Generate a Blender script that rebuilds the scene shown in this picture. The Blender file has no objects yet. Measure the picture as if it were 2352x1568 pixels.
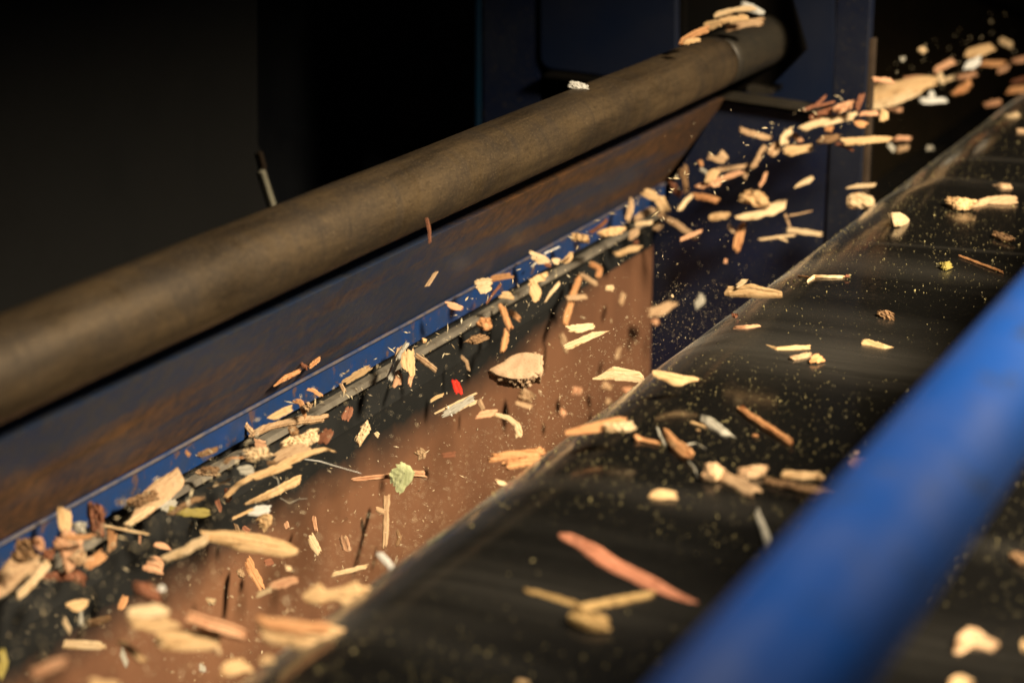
import bpy, bmesh, math, random
from mathutils import Vector, Matrix, noise
random.seed(11)
C = bpy.context.scene.collection
sc = bpy.context.scene

# ------------------------------------------------------------------ camera geometry
# World: X runs along the roller, Y across the belt (travel direction), Z up; lens at the origin.
F = 4600.0; CX, CY = 1176.0, 784.0
vx, vy = 3500 - CX, CY + 650
PITCH = math.atan(vy / F)
YAW = math.atan2(vx, F * math.cos(PITCH) + vy * math.sin(PITCH))
HD = Vector((math.cos(YAW), math.sin(YAW), 0))
RT = Vector((math.sin(YAW), -math.cos(YAW), 0))
ZZ = Vector((0, 0, 1))
FW = HD * math.cos(PITCH) - ZZ * math.sin(PITCH)
UP = HD * math.sin(PITCH) + ZZ * math.cos(PITCH)
def ray(x, y): return (RT * (x - CX) + UP * (CY - y)) / F + FW
def on_x(x, y, X): q = ray(x, y); return q * (X / q.x)
def on_y(x, y, Y): q = ray(x, y); return q * (Y / q.y)

FOCUS = 1.21
cam = bpy.data.objects.new('camera', bpy.data.cameras.new('camera')); C.objects.link(cam)
cam.data.sensor_width = 36; cam.data.lens = 36 * F / 2352.0
M3 = Matrix((RT, UP, -FW)).transposed()
cam.matrix_world = M3.to_4x4()
cam.data.clip_start = 0.02; cam.data.clip_end = 60
cam.data.dof.use_dof = True; cam.data.dof.focus_distance = FOCUS
cam.data.dof.aperture_fstop = 6.4
sc.camera = cam
sc.view_settings.view_transform = 'Standard'; sc.view_settings.look = 'None'
sc.view_settings.exposure = 0; sc.view_settings.gamma = 1
sc.cycles.max_bounces = 6

# ------------------------------------------------------------------ node helpers
def mat(name):
    m = bpy.data.materials.new(name); m.use_nodes = True
    nt = m.node_tree; b = nt.nodes['Principled BSDF']
    return m, nt, b
def N(nt, t, **kw):
    n = nt.nodes.new(t)
    for k, v in kw.items():
        if k in n.inputs.keys(): n.inputs[k].default_value = v
        else: setattr(n, k, v)
    return n
def coords(nt, scale=(1, 1, 1), obj=True):
    tc = nt.nodes.new('ShaderNodeTexCoord'); mp = nt.nodes.new('ShaderNodeMapping')
    mp.inputs['Scale'].default_value = scale
    nt.links.new(tc.outputs['Object'], mp.inputs['Vector'])
    return mp.outputs['Vector']
def noise_tex(nt, vec, scale, detail=4, rough=0.55, dist=0.0):
    n = nt.nodes.new('ShaderNodeTexNoise')
    n.inputs['Scale'].default_value = scale; n.inputs['Detail'].default_value = detail
    n.inputs['Roughness'].default_value = rough; n.inputs['Distortion'].default_value = dist
    nt.links.new(vec, n.inputs['Vector']); return n.outputs['Fac']
def ramp(nt, fac, stops):
    r = nt.nodes.new('ShaderNodeValToRGB'); el = r.color_ramp.elements
    while len(el) < len(stops): el.new(0.5)
    for e, (p, c) in zip(el, stops):
        e.position = p; e.color = (c[0], c[1], c[2], 1) if isinstance(c, tuple) else (c, c, c, 1)
    nt.links.new(fac, r.inputs['Fac']); return r.outputs['Color']
def mix(nt, fac, a, b, mode='MIX'):
    m = nt.nodes.new('ShaderNodeMix'); m.data_type = 'RGBA'; m.blend_type = mode
    for s, v in ((0, fac), (6, a), (7, b)):
        if isinstance(v, bpy.types.NodeSocket): nt.links.new(v, m.inputs[s])
        elif isinstance(v, tuple): m.inputs[s].default_value = (*v, 1)
        else: m.inputs[s].default_value = v
    return m.outputs[2]
def bump(nt, b, h, strength, dist):
    n = nt.nodes.new('ShaderNodeBump'); n.inputs['Strength'].default_value = strength
    n.inputs['Distance'].default_value = dist
    nt.links.new(h, n.inputs['Height']); nt.links.new(n.outputs['Normal'], b.inputs['Normal'])

WOOD = {  # light tone, dark tone
 'p': ((.70, .51, .30), (.50, .32, .15)),
 'y': ((.66, .43, .215), (.43, .245, .10)),
 't': ((.52, .34, .19), (.32, .18, .09)),
 'o': ((.60, .30, .13), (.38, .15, .05)),
 's': ((.66, .36, .20), (.44, .19, .09)),
 'c': ((.54, .215, .12), (.38, .13, .065)),
 'h': ((.46, .29, .11), (.26, .15, .05)),
 'r': ((.26, .10, .05), (.10, .035, .018)),
 'd': ((.30, .17, .08), (.06, .03, .015)),
 'g': ((.46, .42, .34), (.24, .22, .17)),
 'w': ((.72, .69, .63), (.52, .49, .42)),
 'v': ((.34, .27, .07), (.20, .15, .03)),
 'm': ((.62, .64, .34), (.50, .53, .25)),
 'R': ((.75, .03, .015), (.5, .015, .008)),
}
MW = {}
for k, (a, b_) in WOOD.items():
    m, nt, b = mat({'c':'salmon_red_wood','h':'honey_brown_wood','p':'pale_wood','y':'straw_wood','t':'tan_wood','o':'orange_wood','s':'pink_wood','r':'red_bark','d':'dark_bark','g':'weathered_wood','w':'bleached_wood','v':'olive_wood','m':'green_scrap','R':'red_plastic'}[k])
    v = coords(nt, (55, 650, 650))
    n1 = noise_tex(nt, v, 1.0, 5, .6, .4)
    v2 = coords(nt, (1, 1, 1)); n2 = noise_tex(nt, v2, 160, 3, .5)
    base = ramp(nt, n1, [(.36, b_), (.50, a)])
    dark = tuple(c * .45 for c in b_)
    spots = ramp(nt, n2, [(.30, 1.0), (.40, 0.0)])
    base = mix(nt, spots, base, dark)
    oi = nt.nodes.new('ShaderNodeObjectInfo')
    hs = nt.nodes.new('ShaderNodeHueSaturation'); nt.links.new(base, hs.inputs['Color'])
    mr = nt.nodes.new('ShaderNodeMapRange'); nt.links.new(oi.outputs['Random'], mr.inputs['Value'])
    mr.inputs['To Min'].default_value = .82; mr.inputs['To Max'].default_value = 1.12
    nt.links.new(mr.outputs['Result'], hs.inputs['Value'])
    nt.links.new(hs.outputs['Color'], b.inputs['Base Color'])
    b.inputs['Roughness'].default_value = .75 if k != 'R' else .35
    b.inputs['Specular IOR Level'].default_value = .3
    bump(nt, b, n1, .5, .0006)
    MW[k] = m

m, nt, b = mat('pressed_board')
v = coords(nt); n1 = noise_tex(nt, v, 55, 3, .5); n2 = noise_tex(nt, v, 700, 4, .7)
base = mix(nt, ramp(nt, n1, [(.35, 0.0), (.65, 1.0)]), (.42, .27, .16), (.50, .335, .20))
base = mix(nt, ramp(nt, n2, [(.36, .8), (.46, 0.0)]), base, (.30, .19, .10))
nt.links.new(base, b.inputs['Base Color']); b.inputs['Roughness'].default_value = .8
bump(nt, b, n2, .35, .0005); MW['board'] = m

# ------------------------------------------------------------------ object helpers
def tag(o, label=None, cat=None, group=None, kind=None):
    if label: o['label'] = label
    if cat: o['category'] = cat
    if group: o['group'] = group
    if kind: o['kind'] = kind
    return o
def empty(name, loc, label, cat, group=None):
    o = bpy.data.objects.new(name, None); C.objects.link(o); o.location = loc
    o.empty_display_size = .02
    return tag(o, label, cat, group)
def link(name, verts, faces, material, parent=None, origin=None, smooth=False, basis=None):
    """verts are world coordinates; the object gets its own origin and frame"""
    org = Vector(origin) if origin is not None else Vector((0, 0, 0))
    MB = (basis.to_4x4() if basis is not None else Matrix.Identity(4)); MB.translation = org
    inv = MB.inverted()
    me = bpy.data.meshes.new(name); me.from_pydata([tuple(inv @ Vector(v)) for v in verts], [], faces); me.update()
    bm = bmesh.new(); bm.from_mesh(me); bmesh.ops.recalc_face_normals(bm, faces=bm.faces); bm.to_mesh(me); bm.free()
    if smooth:
        for p in me.polygons: p.use_smooth = True
    me.materials.append(material)
    o = bpy.data.objects.new(name, me); C.objects.link(o)
    if parent is not None:
        o.parent = parent
        pm = PM[parent.name]
        o.matrix_parent_inverse = pm.inverted()
    o.matrix_basis = MB
    PM[o.name] = MB.copy()
    return o
PM = {}
def group_empty(name, loc, label, cat, group=None):
    o = empty(name, loc, label, cat, group); PM[o.name] = Matrix.Translation(loc); return o
def extrude_x(poly, x0, x1, nseg=1, wob=None):
    """closed YZ polygon swept along X -> verts, faces"""
    n = len(poly); V = []; Fc = []
    for i in range(nseg + 1):
        x = x0 + (x1 - x0) * i / nseg
        for k, (y, z) in enumerate(poly):
            dy, dz = wob(x, k) if wob else (0, 0)
            V.append((x, y + dy, z + dz))
    for i in range(nseg):
        for k in range(n):
            a = i * n + k; b = i * n + (k + 1) % n
            Fc.append((a, b, b + n, a + n))
    Fc.append(tuple(range(n))); Fc.append(tuple(range(nseg * n, nseg * n + n))[::-1])
    return V, Fc
def plate_x(pts, X, th):
    """polygon given as YZ points, lying in the plane X, thickness th to +X"""
    n = len(pts); V = [(X, y, z) for y, z in pts] + [(X + th, y, z) for y, z in pts]
    Fc = [tuple(range(n)), tuple(range(n, 2 * n))[::-1]] + [(k, (k + 1) % n, n + (k + 1) % n, n + k) for k in range(n)]
    return V, Fc
def pix_x(pts, X): return [(on_x(a, b, X).y, on_x(a, b, X).z) for a, b in pts]
def bevel(o, w, seg=2):
    md = o.modifiers.new('bevel', 'BEVEL'); md.width = w; md.segments = seg; md.limit_method = 'ANGLE'
def tube(p0, p1, r, n=48, segs=40, noise_amp=0):
    p0 = Vector(p0); p1 = Vector(p1); ax = (p1 - p0).normalized(); s = ax.orthogonal().normalized(); t = ax.cross(s)
    V = []; Fc = []
    for i in range(segs + 1):
        c = p0.lerp(p1, i / segs)
        for k in range(n):
            a = 2 * math.pi * k / n; dv = s * math.cos(a) + t * math.sin(a)
            rr = r
            if noise_amp: rr += noise_amp * noise.noise((c + dv * .05) * 14)
            V.append(c + dv * rr)
    for i in range(segs):
        for k in range(n):
            a = i * n + k; b = i * n + (k + 1) % n; Fc.append((a, b, b + n, a + n))
    Fc.append(tuple(range(n))); Fc.append(tuple(range(segs * n, segs * n + n)))
    return V, Fc

# ------------------------------------------------------------------ surface materials
def belt_material():
    m, nt, b = mat('black_rubber_belt')
    # fine grain, long smears across the belt, dust in the hollows
    vs = coords(nt, (1, .10, 1))          # stretched along the travel direction (Y)
    band = noise_tex(nt, vs, 9, 3, .5, .3)
    sm = ramp(nt, band, [(.56, 0.0), (.70, 1.0)])
    v = coords(nt, (1, .45, 1))
    speck = noise_tex(nt, v, 1100, 2, .6)
    sp = ramp(nt, speck, [(.73, 0.0), (.77, 1.0)])
    cl = noise_tex(nt, coords(nt), 26, 3, .6)
    clr = ramp(nt, cl, [(.35, .15), (.65, 1.0)])
    spc = mix(nt, 1.0, sp, clr, 'MULTIPLY')
    dustfilm = mix(nt, sm, (.0045, .0043, .0040), (.020, .0185, .016))
    fine = noise_tex(nt, v, 420, 3, .7)
    dustfilm = mix(nt, ramp(nt, fine, [(.52, 0.0), (.8, .5)]), dustfilm, (.011, .0105, .009))
    col = mix(nt, spc, dustfilm, (.30, .23, .10))
    sh = mix(nt, sm, (.03, .03, .03), (.14, .14, .14)); nt.links.new(sh, b.inputs['Sheen Weight']); b.inputs['Sheen Roughness'].default_value = .35; b.inputs['Sheen Tint'].default_value = (.9, .85, .75, 1)
    # dusty tracks along the travel direction, the thin ones lit ridges painted in
    sx = nt.nodes.new('ShaderNodeSeparateXYZ'); nt.links.new(coords(nt), sx.inputs[0])
    def m_(op, a, c=0.0, cl=False):
        n = nt.nodes.new('ShaderNodeMath'); n.operation = op; n.use_clamp = cl
        for i, q in enumerate((a, c)):
            if isinstance(q, bpy.types.NodeSocket): nt.links.new(q, n.inputs[i])
            else: n.inputs[i].default_value = q
        return n.outputs[0]
    wv = noise_tex(nt, coords(nt, (1, 1, 1)), 5, 2, .5)
    tot = None
    for x0, w, g in ((1.035, .030, .85), (.70, .024, .38), (1.60, .008, .9), (1.31, .004, .55), (1.83, .010, .7)):
        u = m_('ADD', m_('SUBTRACT', sx.outputs[0], x0 - 1.3), m_('ADD', m_('MULTIPLY', sx.outputs[1], .10), m_('MULTIPLY', m_('SUBTRACT', wv, .5), .05)))
        e = m_('MULTIPLY', m_('POWER', 2.718, m_('MULTIPLY', m_('MULTIPLY', u, u), -1 / (w * w))), g)
        tot = e if tot is None else m_('ADD', tot, e)
    st = noise_tex(nt, coords(nt, (160, 6, 6)), 1.0, 3, .7)
    tot = m_('MULTIPLY', tot, ramp(nt, st, [(.30, .25), (.65, 1.0)]), True)
    col = mix(nt, tot, col, (.042, .038, .032))
    nt.links.new(col, b.inputs['Base Color'])
    rg = mix(nt, sm, (.10, .10, .10), (.24, .24, .24))
    rg = mix(nt, ramp(nt, fine, [(.45, 0.0), (.85, 1.0)]), rg, (.34, .34, .34))
    nt.links.new(rg, b.inputs['Roughness'])
    b.inputs['Specular IOR Level'].default_value = .5
    und = noise_tex(nt, coords(nt, (1, .3, 1)), 40, 2, .5)
    mx = mix(nt, .25, und, fine)
    bump(nt, b, mx, .12, .0010)
    return m
def pipe_material(name, a, c, d, r=.45):
    m, nt, b = mat(name)
    v = coords(nt, (8, 60, 60)); n1 = noise_tex(nt, v, 1.0, 6, .65, .3)
    v2 = coords(nt, (34, 22, 22)); n2 = noise_tex(nt, v2, 1.0, 6, .7, .8)
    base = mix(nt, ramp(nt, n1, [(.35, 0.0), (.65, 1.0)]), a, c)
    base = mix(nt, ramp(nt, n2, [(.45, 0.0), (.72, .8)]), base, d)
    n3 = noise_tex(nt, coords(nt), 900, 2, .6)
    base = mix(nt, ramp(nt, n3, [(.56, 0.0), (.76, .6)]), base, (.20, .14, .075))
    n4 = noise_tex(nt, coords(nt, (1, 2, 2)), 300, 4, .7); base = mix(nt, ramp(nt, n4, [(.34, .5), (.48, 0.0)]), base, (.018, .012, .007))
    nt.links.new(base, b.inputs['Base Color'])
    rr = ramp(nt, n2, [(.3, r - .05), (.7, r + .25)]); nt.links.new(rr, b.inputs['Roughness'])
    b.inputs['Metallic'].default_value = .25
    bump(nt, b, n1, .2, .0006)
    return m
def rusty_paint():
    m, nt, b = mat('rusty_blue_paint')
    v = coords(nt, (1.0, 11, 11)); n1 = noise_tex(nt, v, 1.7, 4, .52, .25)
    rust = ramp(nt, n1, [(.51, 0.0), (.62, 1.0)])
    v2 = coords(nt, (1, 1, 1)); n2 = noise_tex(nt, v2, 120, 5, .65)
    blue = mix(nt, ramp(nt, n2, [(.4, 0.0), (.6, 1.0)]), (.026, .044, .096), (.048, .054, .075))
    rc = mix(nt, ramp(nt, n2, [(.4, 0.0), (.65, 1.0)]), (.075, .044, .026), (.19, .088, .035))
    base = mix(nt, rust, blue, rc)
    nt.links.new(base, b.inputs['Base Color'])
    b.inputs['Roughness'].default_value = .55
    bump(nt, b, n2, .3, .0008)
    return m
def paint(name, c1, c2, scale=30, rough=.45, dust=None, dscale=400, metallic=0.0):
    m, nt, b = mat(name)
    n1 = noise_tex(nt, coords(nt), scale, 5, .6, .3)
    base = mix(nt, ramp(nt, n1, [(.35, 0.0), (.65, 1.0)]), c1, c2)
    if dust:
        n2 = noise_tex(nt, coords(nt), dscale, 3, .6)
        base = mix(nt, ramp(nt, n2, [(.60, 0.0), (.68, .7)]), base, dust)
    nt.links.new(base, b.inputs['Base Color'])
    nt.links.new(ramp(nt, n1, [(.3, rough - .1), (.7, rough + .15)]), b.inputs['Roughness'])
    b.inputs['Metallic'].default_value = metallic
    bump(nt, b, n1, .12, .001)
    return m
M_belt = belt_material()
M_pipe = pipe_material('dusty_brown_steel', (.030, .020, .011), (.105, .070, .036), (.020, .013, .008))
M_sleeve = pipe_material('dark_steel', (.03, .027, .022), (.05, .042, .03), (.02, .018, .015), .35)
M_rusty = rusty_paint()
M_blue = paint('blue_edge_paint', (.010, .045, .17), (.015, .037, .11), 60, .45, (.13, .07, .04), 90)
M_rail = paint('blue_rail_paint', (.007, .060, .275), (.010, .050, .22), 26, .42, (.03, .04, .06), 70)
M_worn = paint('worn_edge_steel', (.13, .10, .085), (.02, .035, .09), 70, .6)
M_lip = paint('grey_seal_strip', (.24, .21, .165), (.13, .11, .085), 40, .5, (.08, .06, .04), 110)
M_lip_shade = paint('dark_lip_shade', (.009, .0095, .009), (.013, .013, .012), 14, .7)  # dark tone of the shadow painted under the lip; no skirt is modelled
def chute_plate():
    m, nt, b = mat('brown_dusty_chute_plate')
    v = coords(nt); n1 = noise_tex(nt, coords(nt, (1, 1, .35)), 9, 5, .6, .4); n2 = noise_tex(nt, v, 22, 4, .6)
    base = mix(nt, ramp(nt, n1, [(.35, 0.0), (.68, 1.0)]), (.165, .074, .038), (.245, .112, .056))
    # shadow under the lip painted into the colour along the top, its lower limit ragged and climbing at the far end
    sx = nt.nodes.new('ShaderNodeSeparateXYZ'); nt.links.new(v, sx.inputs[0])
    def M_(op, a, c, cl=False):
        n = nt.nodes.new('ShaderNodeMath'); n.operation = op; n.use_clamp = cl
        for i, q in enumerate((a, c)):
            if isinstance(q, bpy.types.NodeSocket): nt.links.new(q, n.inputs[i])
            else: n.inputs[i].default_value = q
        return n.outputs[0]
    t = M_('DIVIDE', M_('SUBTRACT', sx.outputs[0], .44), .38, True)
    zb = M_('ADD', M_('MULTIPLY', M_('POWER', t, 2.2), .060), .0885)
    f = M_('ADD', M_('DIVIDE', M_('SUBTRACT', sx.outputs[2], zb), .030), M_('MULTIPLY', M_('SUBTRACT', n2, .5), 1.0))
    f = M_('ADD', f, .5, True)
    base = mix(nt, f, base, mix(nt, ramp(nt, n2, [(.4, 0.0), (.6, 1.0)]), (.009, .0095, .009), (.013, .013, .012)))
    nt.links.new(base, b.inputs['Base Color']); b.inputs['Roughness'].default_value = .6
    bump(nt, b, n2, .1, .001)
    return m
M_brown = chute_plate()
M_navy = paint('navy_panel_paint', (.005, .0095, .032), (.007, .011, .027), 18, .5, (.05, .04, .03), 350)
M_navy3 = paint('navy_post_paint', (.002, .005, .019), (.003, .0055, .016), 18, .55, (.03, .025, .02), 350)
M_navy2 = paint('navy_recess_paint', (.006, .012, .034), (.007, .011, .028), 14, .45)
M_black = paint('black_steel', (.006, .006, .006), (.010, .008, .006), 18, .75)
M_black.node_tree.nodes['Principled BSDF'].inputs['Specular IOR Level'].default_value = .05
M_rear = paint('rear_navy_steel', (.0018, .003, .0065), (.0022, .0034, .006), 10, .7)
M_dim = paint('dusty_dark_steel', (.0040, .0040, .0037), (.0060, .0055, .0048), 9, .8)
M_far = paint('brown_black_dusty_wall', (.10, .075, .042), (.15, .10, .05), 14, .7, (.3, .18, .075), 120)
M_rust = paint('orange_rust', (.030, .017, .008), (.05, .028, .013), 70, .8)
# ------------------------------------------------------------------ the machine
# belt with its nose drum
R = .09; YC, ZC = .34, -.425; TOPZ = ZC + R
def belt_profile():
    P = []
    for i in range(60): P.append((-1.2 + (YC + 1.2) * i / 60, TOPZ))
    for i in range(49):
        a = math.pi * i / 48
        P.append((YC + R * math.sin(a), ZC + R * math.cos(a)))
    for i in range(1, 20): P.append((YC - (YC + 1.2) * i / 20, ZC - R))
    P.append((-1.2, ZC - R)); return P
def belt_z(y):
    if y <= YC: return TOPZ
    if y < YC + R: return ZC + math.sqrt(max(R * R - (y - YC) ** 2, 0))
    return -9
bt = group_empty('conveyor_belt', (1.3, 0, -.6), 'black glossy rubber conveyor belt speckled with sawdust, curving down over its roller', 'conveyor belt')
def wob(x, k):
    if k > 75: return (0, 0)
    y = -1.2 + (YC + 1.2) * min(k, 60) / 60
    f = .0012 * noise.noise(Vector((x * 3.4, y * .9, 3.1))) + .0004 * noise.noise(Vector((x * 11, y * 1.5, 8.1)))
    # two shallow cross ripples, as a loose belt has
    for x0, w, h in ((1.02, .035, .0007), (1.46, .03, .0007), (.70, .05, .0007), (1.90, .05, .0010)):
        xs = x - x0 - .10 * (y - .3)
        f += h * math.exp(-(xs / w) ** 2)
    if k >= 60:
        a = math.pi * (k - 60) / 48
        return (f * math.sin(a), f * math.cos(a))
    return (0, f)
V, Fc = extrude_x(belt_profile(), .05, 3.4, 260, wob)
link('belt', V, Fc[:-2], M_belt, bt, (1.3, 0, TOPZ), True)
V, Fc = tube((.03, YC, ZC), (3.42, YC, ZC), R - .012, 40, 4)
link('drum', V, Fc, M_black, bt, (1.3, YC, ZC), True)

# blue guard rail in the foreground, on two stanchions outside the frame
rl = group_empty('guard_rail', (1.2, .121, -.2015), 'thick round blue painted rail, out of focus, crossing the lower right corner', 'rail')
V, Fc = tube((.12, .121, -.2015), (2.9, .121, -.2015), .0188, 64, 20)
link('rail_tube', V, Fc, M_rail, rl, (1.2, .121, -.2015), True)

# round steel pipe
PY, PZ, PR = .535, -.2580, .0213
pp = group_empty('steel_pipe', (.8, PY, PZ), 'long round brown dusty steel pipe running to the far black bracket', 'pipe')
V, Fc = tube((-.2, PY, PZ), (1.47, PY, PZ), PR, 64, 120, .0004)
link('pipe_tube', V, Fc, M_pipe, pp, (.8, PY, PZ), True)
V, Fc = tube((1.4695, PY, PZ), (1.615, PY, PZ), PR - .0003, 64, 8)
link('sleeve', V, Fc, M_sleeve, pp, (1.47, PY, PZ), True)
cpt = [(1560, -40), (1800, -40), (1846, 118), (1760, 205), (1700, 212), (1560, 212)]
V, Fc = plate_x(pix_x(cpt, 1.60), 1.60, .014)
fl = link('flange', V, Fc, M_black, pp, (1.51, PY, PZ)); bevel(fl, .002)
V, Fc = plate_x(pix_x([(1720, 196), (1775, 204), (1775, 216), (1735, 214), (1720, 208)], 1.59), 1.585, .03)
link('bracket', V, Fc, M_sleeve, pp, (1.51, PY, PZ - .03))

# chute side: beam face, flange, sealing strip, mounting bar, brown plate with painted lip shadow
ch = group_empty('chute_side', (.7, .61, -.45), 'rusty blue steel chute side with a bright blue edge above a brown plate', 'chute')
XW = 1.548
V, Fc = extrude_x([(.5485, -.2975), (.603, -.3745), (.640, -.3745), (.640, -.2975)], -.3, XW - .004, 60,
                  lambda x, k: (.0003 * noise.noise(Vector((x * 5, k * 3.1, 0))), 0))
o = link('beam_face', V, Fc, M_rusty, ch, (.7, .58, -.33)); 
V, Fc = extrude_x([(.6015, -.3755), (.6015, -.3915), (.640, -.3915), (.640, -.3755)], -.3, XW - .004, 1)
o = link('blue_edge', V, Fc, M_blue, ch, (.7, .6, -.383))
V, Fc = extrude_x([(.6005, -.3738), (.5992, -.3750), (.6005, -.3762), (.6013, -.3750)], -.3, XW - .006, 200,
                  lambda x, k: (.0004 * noise.noise(Vector((x * 14, 0, 5))), .0003 * noise.noise(Vector((x * 12, 4, 5)))))
link('worn_edge', V, Fc, M_worn, ch, (.7, .6, -.375))
V, Fc = extrude_x([(.6030, -.4000), (.6022, -.4036), (.6085, -.4045), (.6085, -.4000)], -.3, XW - .008, 120,
                  lambda x, k: (.0010 * noise.noise(Vector((x * 8, 0, 2))), .0009 * noise.noise(Vector((x * 6, 3, 2)))))
o = link('seal_strip', V, Fc, M_lip, ch, (.7, .6, -.4))
V, Fc = extrude_x([(.6105, -.392), (.6105, -.43), (.640, -.43), (.640, -.392)], -.3, XW - .008, 1)
link('mounting_bar', V, Fc, M_lip_shade, ch, (.7, .62, -.41))  # bar coloured to carry on the shadow painted on the plate
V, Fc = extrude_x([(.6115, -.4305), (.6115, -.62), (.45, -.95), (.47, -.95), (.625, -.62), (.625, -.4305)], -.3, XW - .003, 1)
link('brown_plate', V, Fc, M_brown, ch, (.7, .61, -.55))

# end wall of the housing (facing the camera side), with panels, seam and rusty post edge
ew = group_empty('machine_end_wall', (1.6, .6, -.6), 'dark navy steel end wall of panels with a black vertical seam behind the chips', 'machine wall')
P = pix_x([(1495, 1100), (1495, 560), (1550, 405), (1655, 232), (1911, 268), (1911, 640), (1911, 1100)], XW)
yb = P[4][0]
P2 = [P[0], P[1], P[2], P[3], P[4], (yb, -.95), (P[0][0], -.95)]
P2[0] = (P[0][0], -.60); P2 = [P2[1], P2[2], P2[3], P2[4], P2[5], P2[6]]
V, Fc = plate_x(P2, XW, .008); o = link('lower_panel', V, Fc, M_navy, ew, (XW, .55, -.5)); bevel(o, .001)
a1 = on_x(1655, 225, XW - .001); a2 = on_x(1911, 262, XW - .001)
V = []; 
P = [(a1.y, a1.z + .001), (a2.y, a2.z + .001), (a2.y, a2.z + .0025), (a1.y, a1.z + .0025)]
V, Fc = plate_x(P, XW - .010, .03); link('ledge', V, Fc, M_sleeve, ew, (XW, .5, -.3))
P = pix_x([(1570, -260), (1914, -260), (1914, 272), (1570, 232)], 1.66)
V, Fc = plate_x(P, 1.66, .006); link('upper_panel', V, Fc, M_navy2, ew, (XW, .5, -.2))
P = pix_x([(1936, -260), (2016, -260), (2016, 500), (1936, 560)], XW)
yl, yr = P[0][0], P[1][0]
P = [(yl, P[0][1]), (yr, P[1][1]), (yr, belt_z(yr) + .004 if yr < .43 else -.37), (yl, -.60)]
P = [(yl, .05), (yr, .05), (yr, -.375), (.436, -.43), (.440, -.60), (yl, -.60)]
V, Fc = plate_x(P, XW - .002, .012); o = link('post', V, Fc, M_navy3, ew, (XW, .43, -.3)); bevel(o, .001)
q = on_x(2016, 92, XW - .002)
V, Fc = plate_x([(yr - .0005, q.z), (yr - .0035, q.z), (yr - .0035, -.372), (yr - .0005, -.374)], XW - .001, .01)
link('rusty_edge', V, Fc, M_rust, ew, (XW, .42, -.3))
yB2 = on_x(1985, 100, 1.70).y
V, Fc = plate_x([(.60, .05), (.80, .05), (.80, -.95), (.445, -.95), (.445, -.40), (yr + .002, -.37), (yr + .002, -.312), (.60, -.312)], XW + .03, .004)
link('lower_backing', V, Fc, M_black, ew, (XW + .03, .6, -.5))
V, Fc = plate_x([(yB2, .1), (.85, .1), (.85, -.31), (yB2, -.31)], 1.70, .004)
link('backing_sheet', V, Fc, M_black, ew, (XW + .03, .6, -.4))
# rounded recess panel, upper left of the bracket
def rounded(pts, r, n=6):
    out = []
    for i, p in enumerate(pts):
        p = Vector(p); a = Vector(pts[i - 1]); b = Vector(pts[(i + 1) % len(pts)])
        u = (a - p).normalized() * r; w = (b - p).normalized() * r
        for k in range(n + 1):
            t = k / n; out.append(tuple(p + u * (1 - t) ** 2 + w * t ** 2))
    return out
P = rounded(pix_x([(1242, -150), (1556, -150), (1556, 196), (1242, 156)], XW + .02), .012)
V, Fc = plate_x(P, XW + .018, .008); o = link('recess_panel', V, Fc, M_navy2, ew, (XW, .65, -.25)); bevel(o, .0015)
P = pix_x([(1096, -150), (1104, -150), (1104, 330), (1096, 330)], XW + .015)
V, Fc = plate_x(P, XW + .012, .004); link('edge_trim', V, Fc, paint('teal_edge_paint', (.004, .028, .06), (.004, .022, .05), 30, .4), ew, (XW, .75, -.3))
P = pix_x([(1108, -150), (1236, -150), (1236, 330), (1108, 330)], XW + .02)
V, Fc = plate_x(P, XW + .022, .004); link('side_panel', V, Fc, M_navy, ew, (XW, .72, -.3))
P = pix_x([(1245, 172), (1420, 192), (1420, 200), (1245, 180)], XW)
V, Fc = plate_x(P, XW + .005, .02); link('lower_ledge', V, Fc, M_black, ew, (XW, .66, -.3))

# dark plate at the back left, with the pale end of its torn seal
bp = group_empty('back_plate', (.6, .75, -.3), 'dusty dark steel plate at the back left ending in a pale slanted strip', 'plate')
yB = .86
pts = [(-900, -400), (588, -400), (592, 330), (650, 500), (700, 700), (-900, 1400)]
V = [];
for a, b in pts: V.append(on_y(a, b, yB))
for a, b in pts: v = on_y(a, b, yB); V.append(Vector((v.x, v.y + .006, v.z)))
n = 6
Fc = [tuple(range(n)), tuple(range(n, 2 * n))[::-1]] + [(k, (k + 1) % n, n + (k + 1) % n, n + k) for k in range(n)]
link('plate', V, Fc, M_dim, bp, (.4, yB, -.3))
def bar(p, q, w, d, Y):
    A = on_y(p[0], p[1], Y); B = on_y(q[0], q[1], Y); s = (B - A).cross(Vector((0, 1, 0))).normalized() * w; e = Vector((0, d, 0))
    V = [A - s, A + s, B + s, B - s, A - s + e, A + s + e, B + s + e, B - s + e]
    return V, [(0, 1, 2, 3), (7, 6, 5, 4), (0, 4, 5, 1), (1, 5, 6, 2), (2, 6, 7, 3), (3, 7, 4, 0)]
V, Fc = bar((606, 392), (640, 500), .0026, .004, yB - .006)
o = link('strip_end', V, Fc, paint('pale_grey_strip', (.5, .46, .34), (.4, .36, .26), 60, .6), bp, V[0]); bevel(o, .0008)
V, Fc = bar((601, 350), (611, 390), .0022, .004, yB - .006)
o = link('rusty_bolt', V, Fc, M_rust, bp, V[0]); bevel(o, .001)

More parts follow.
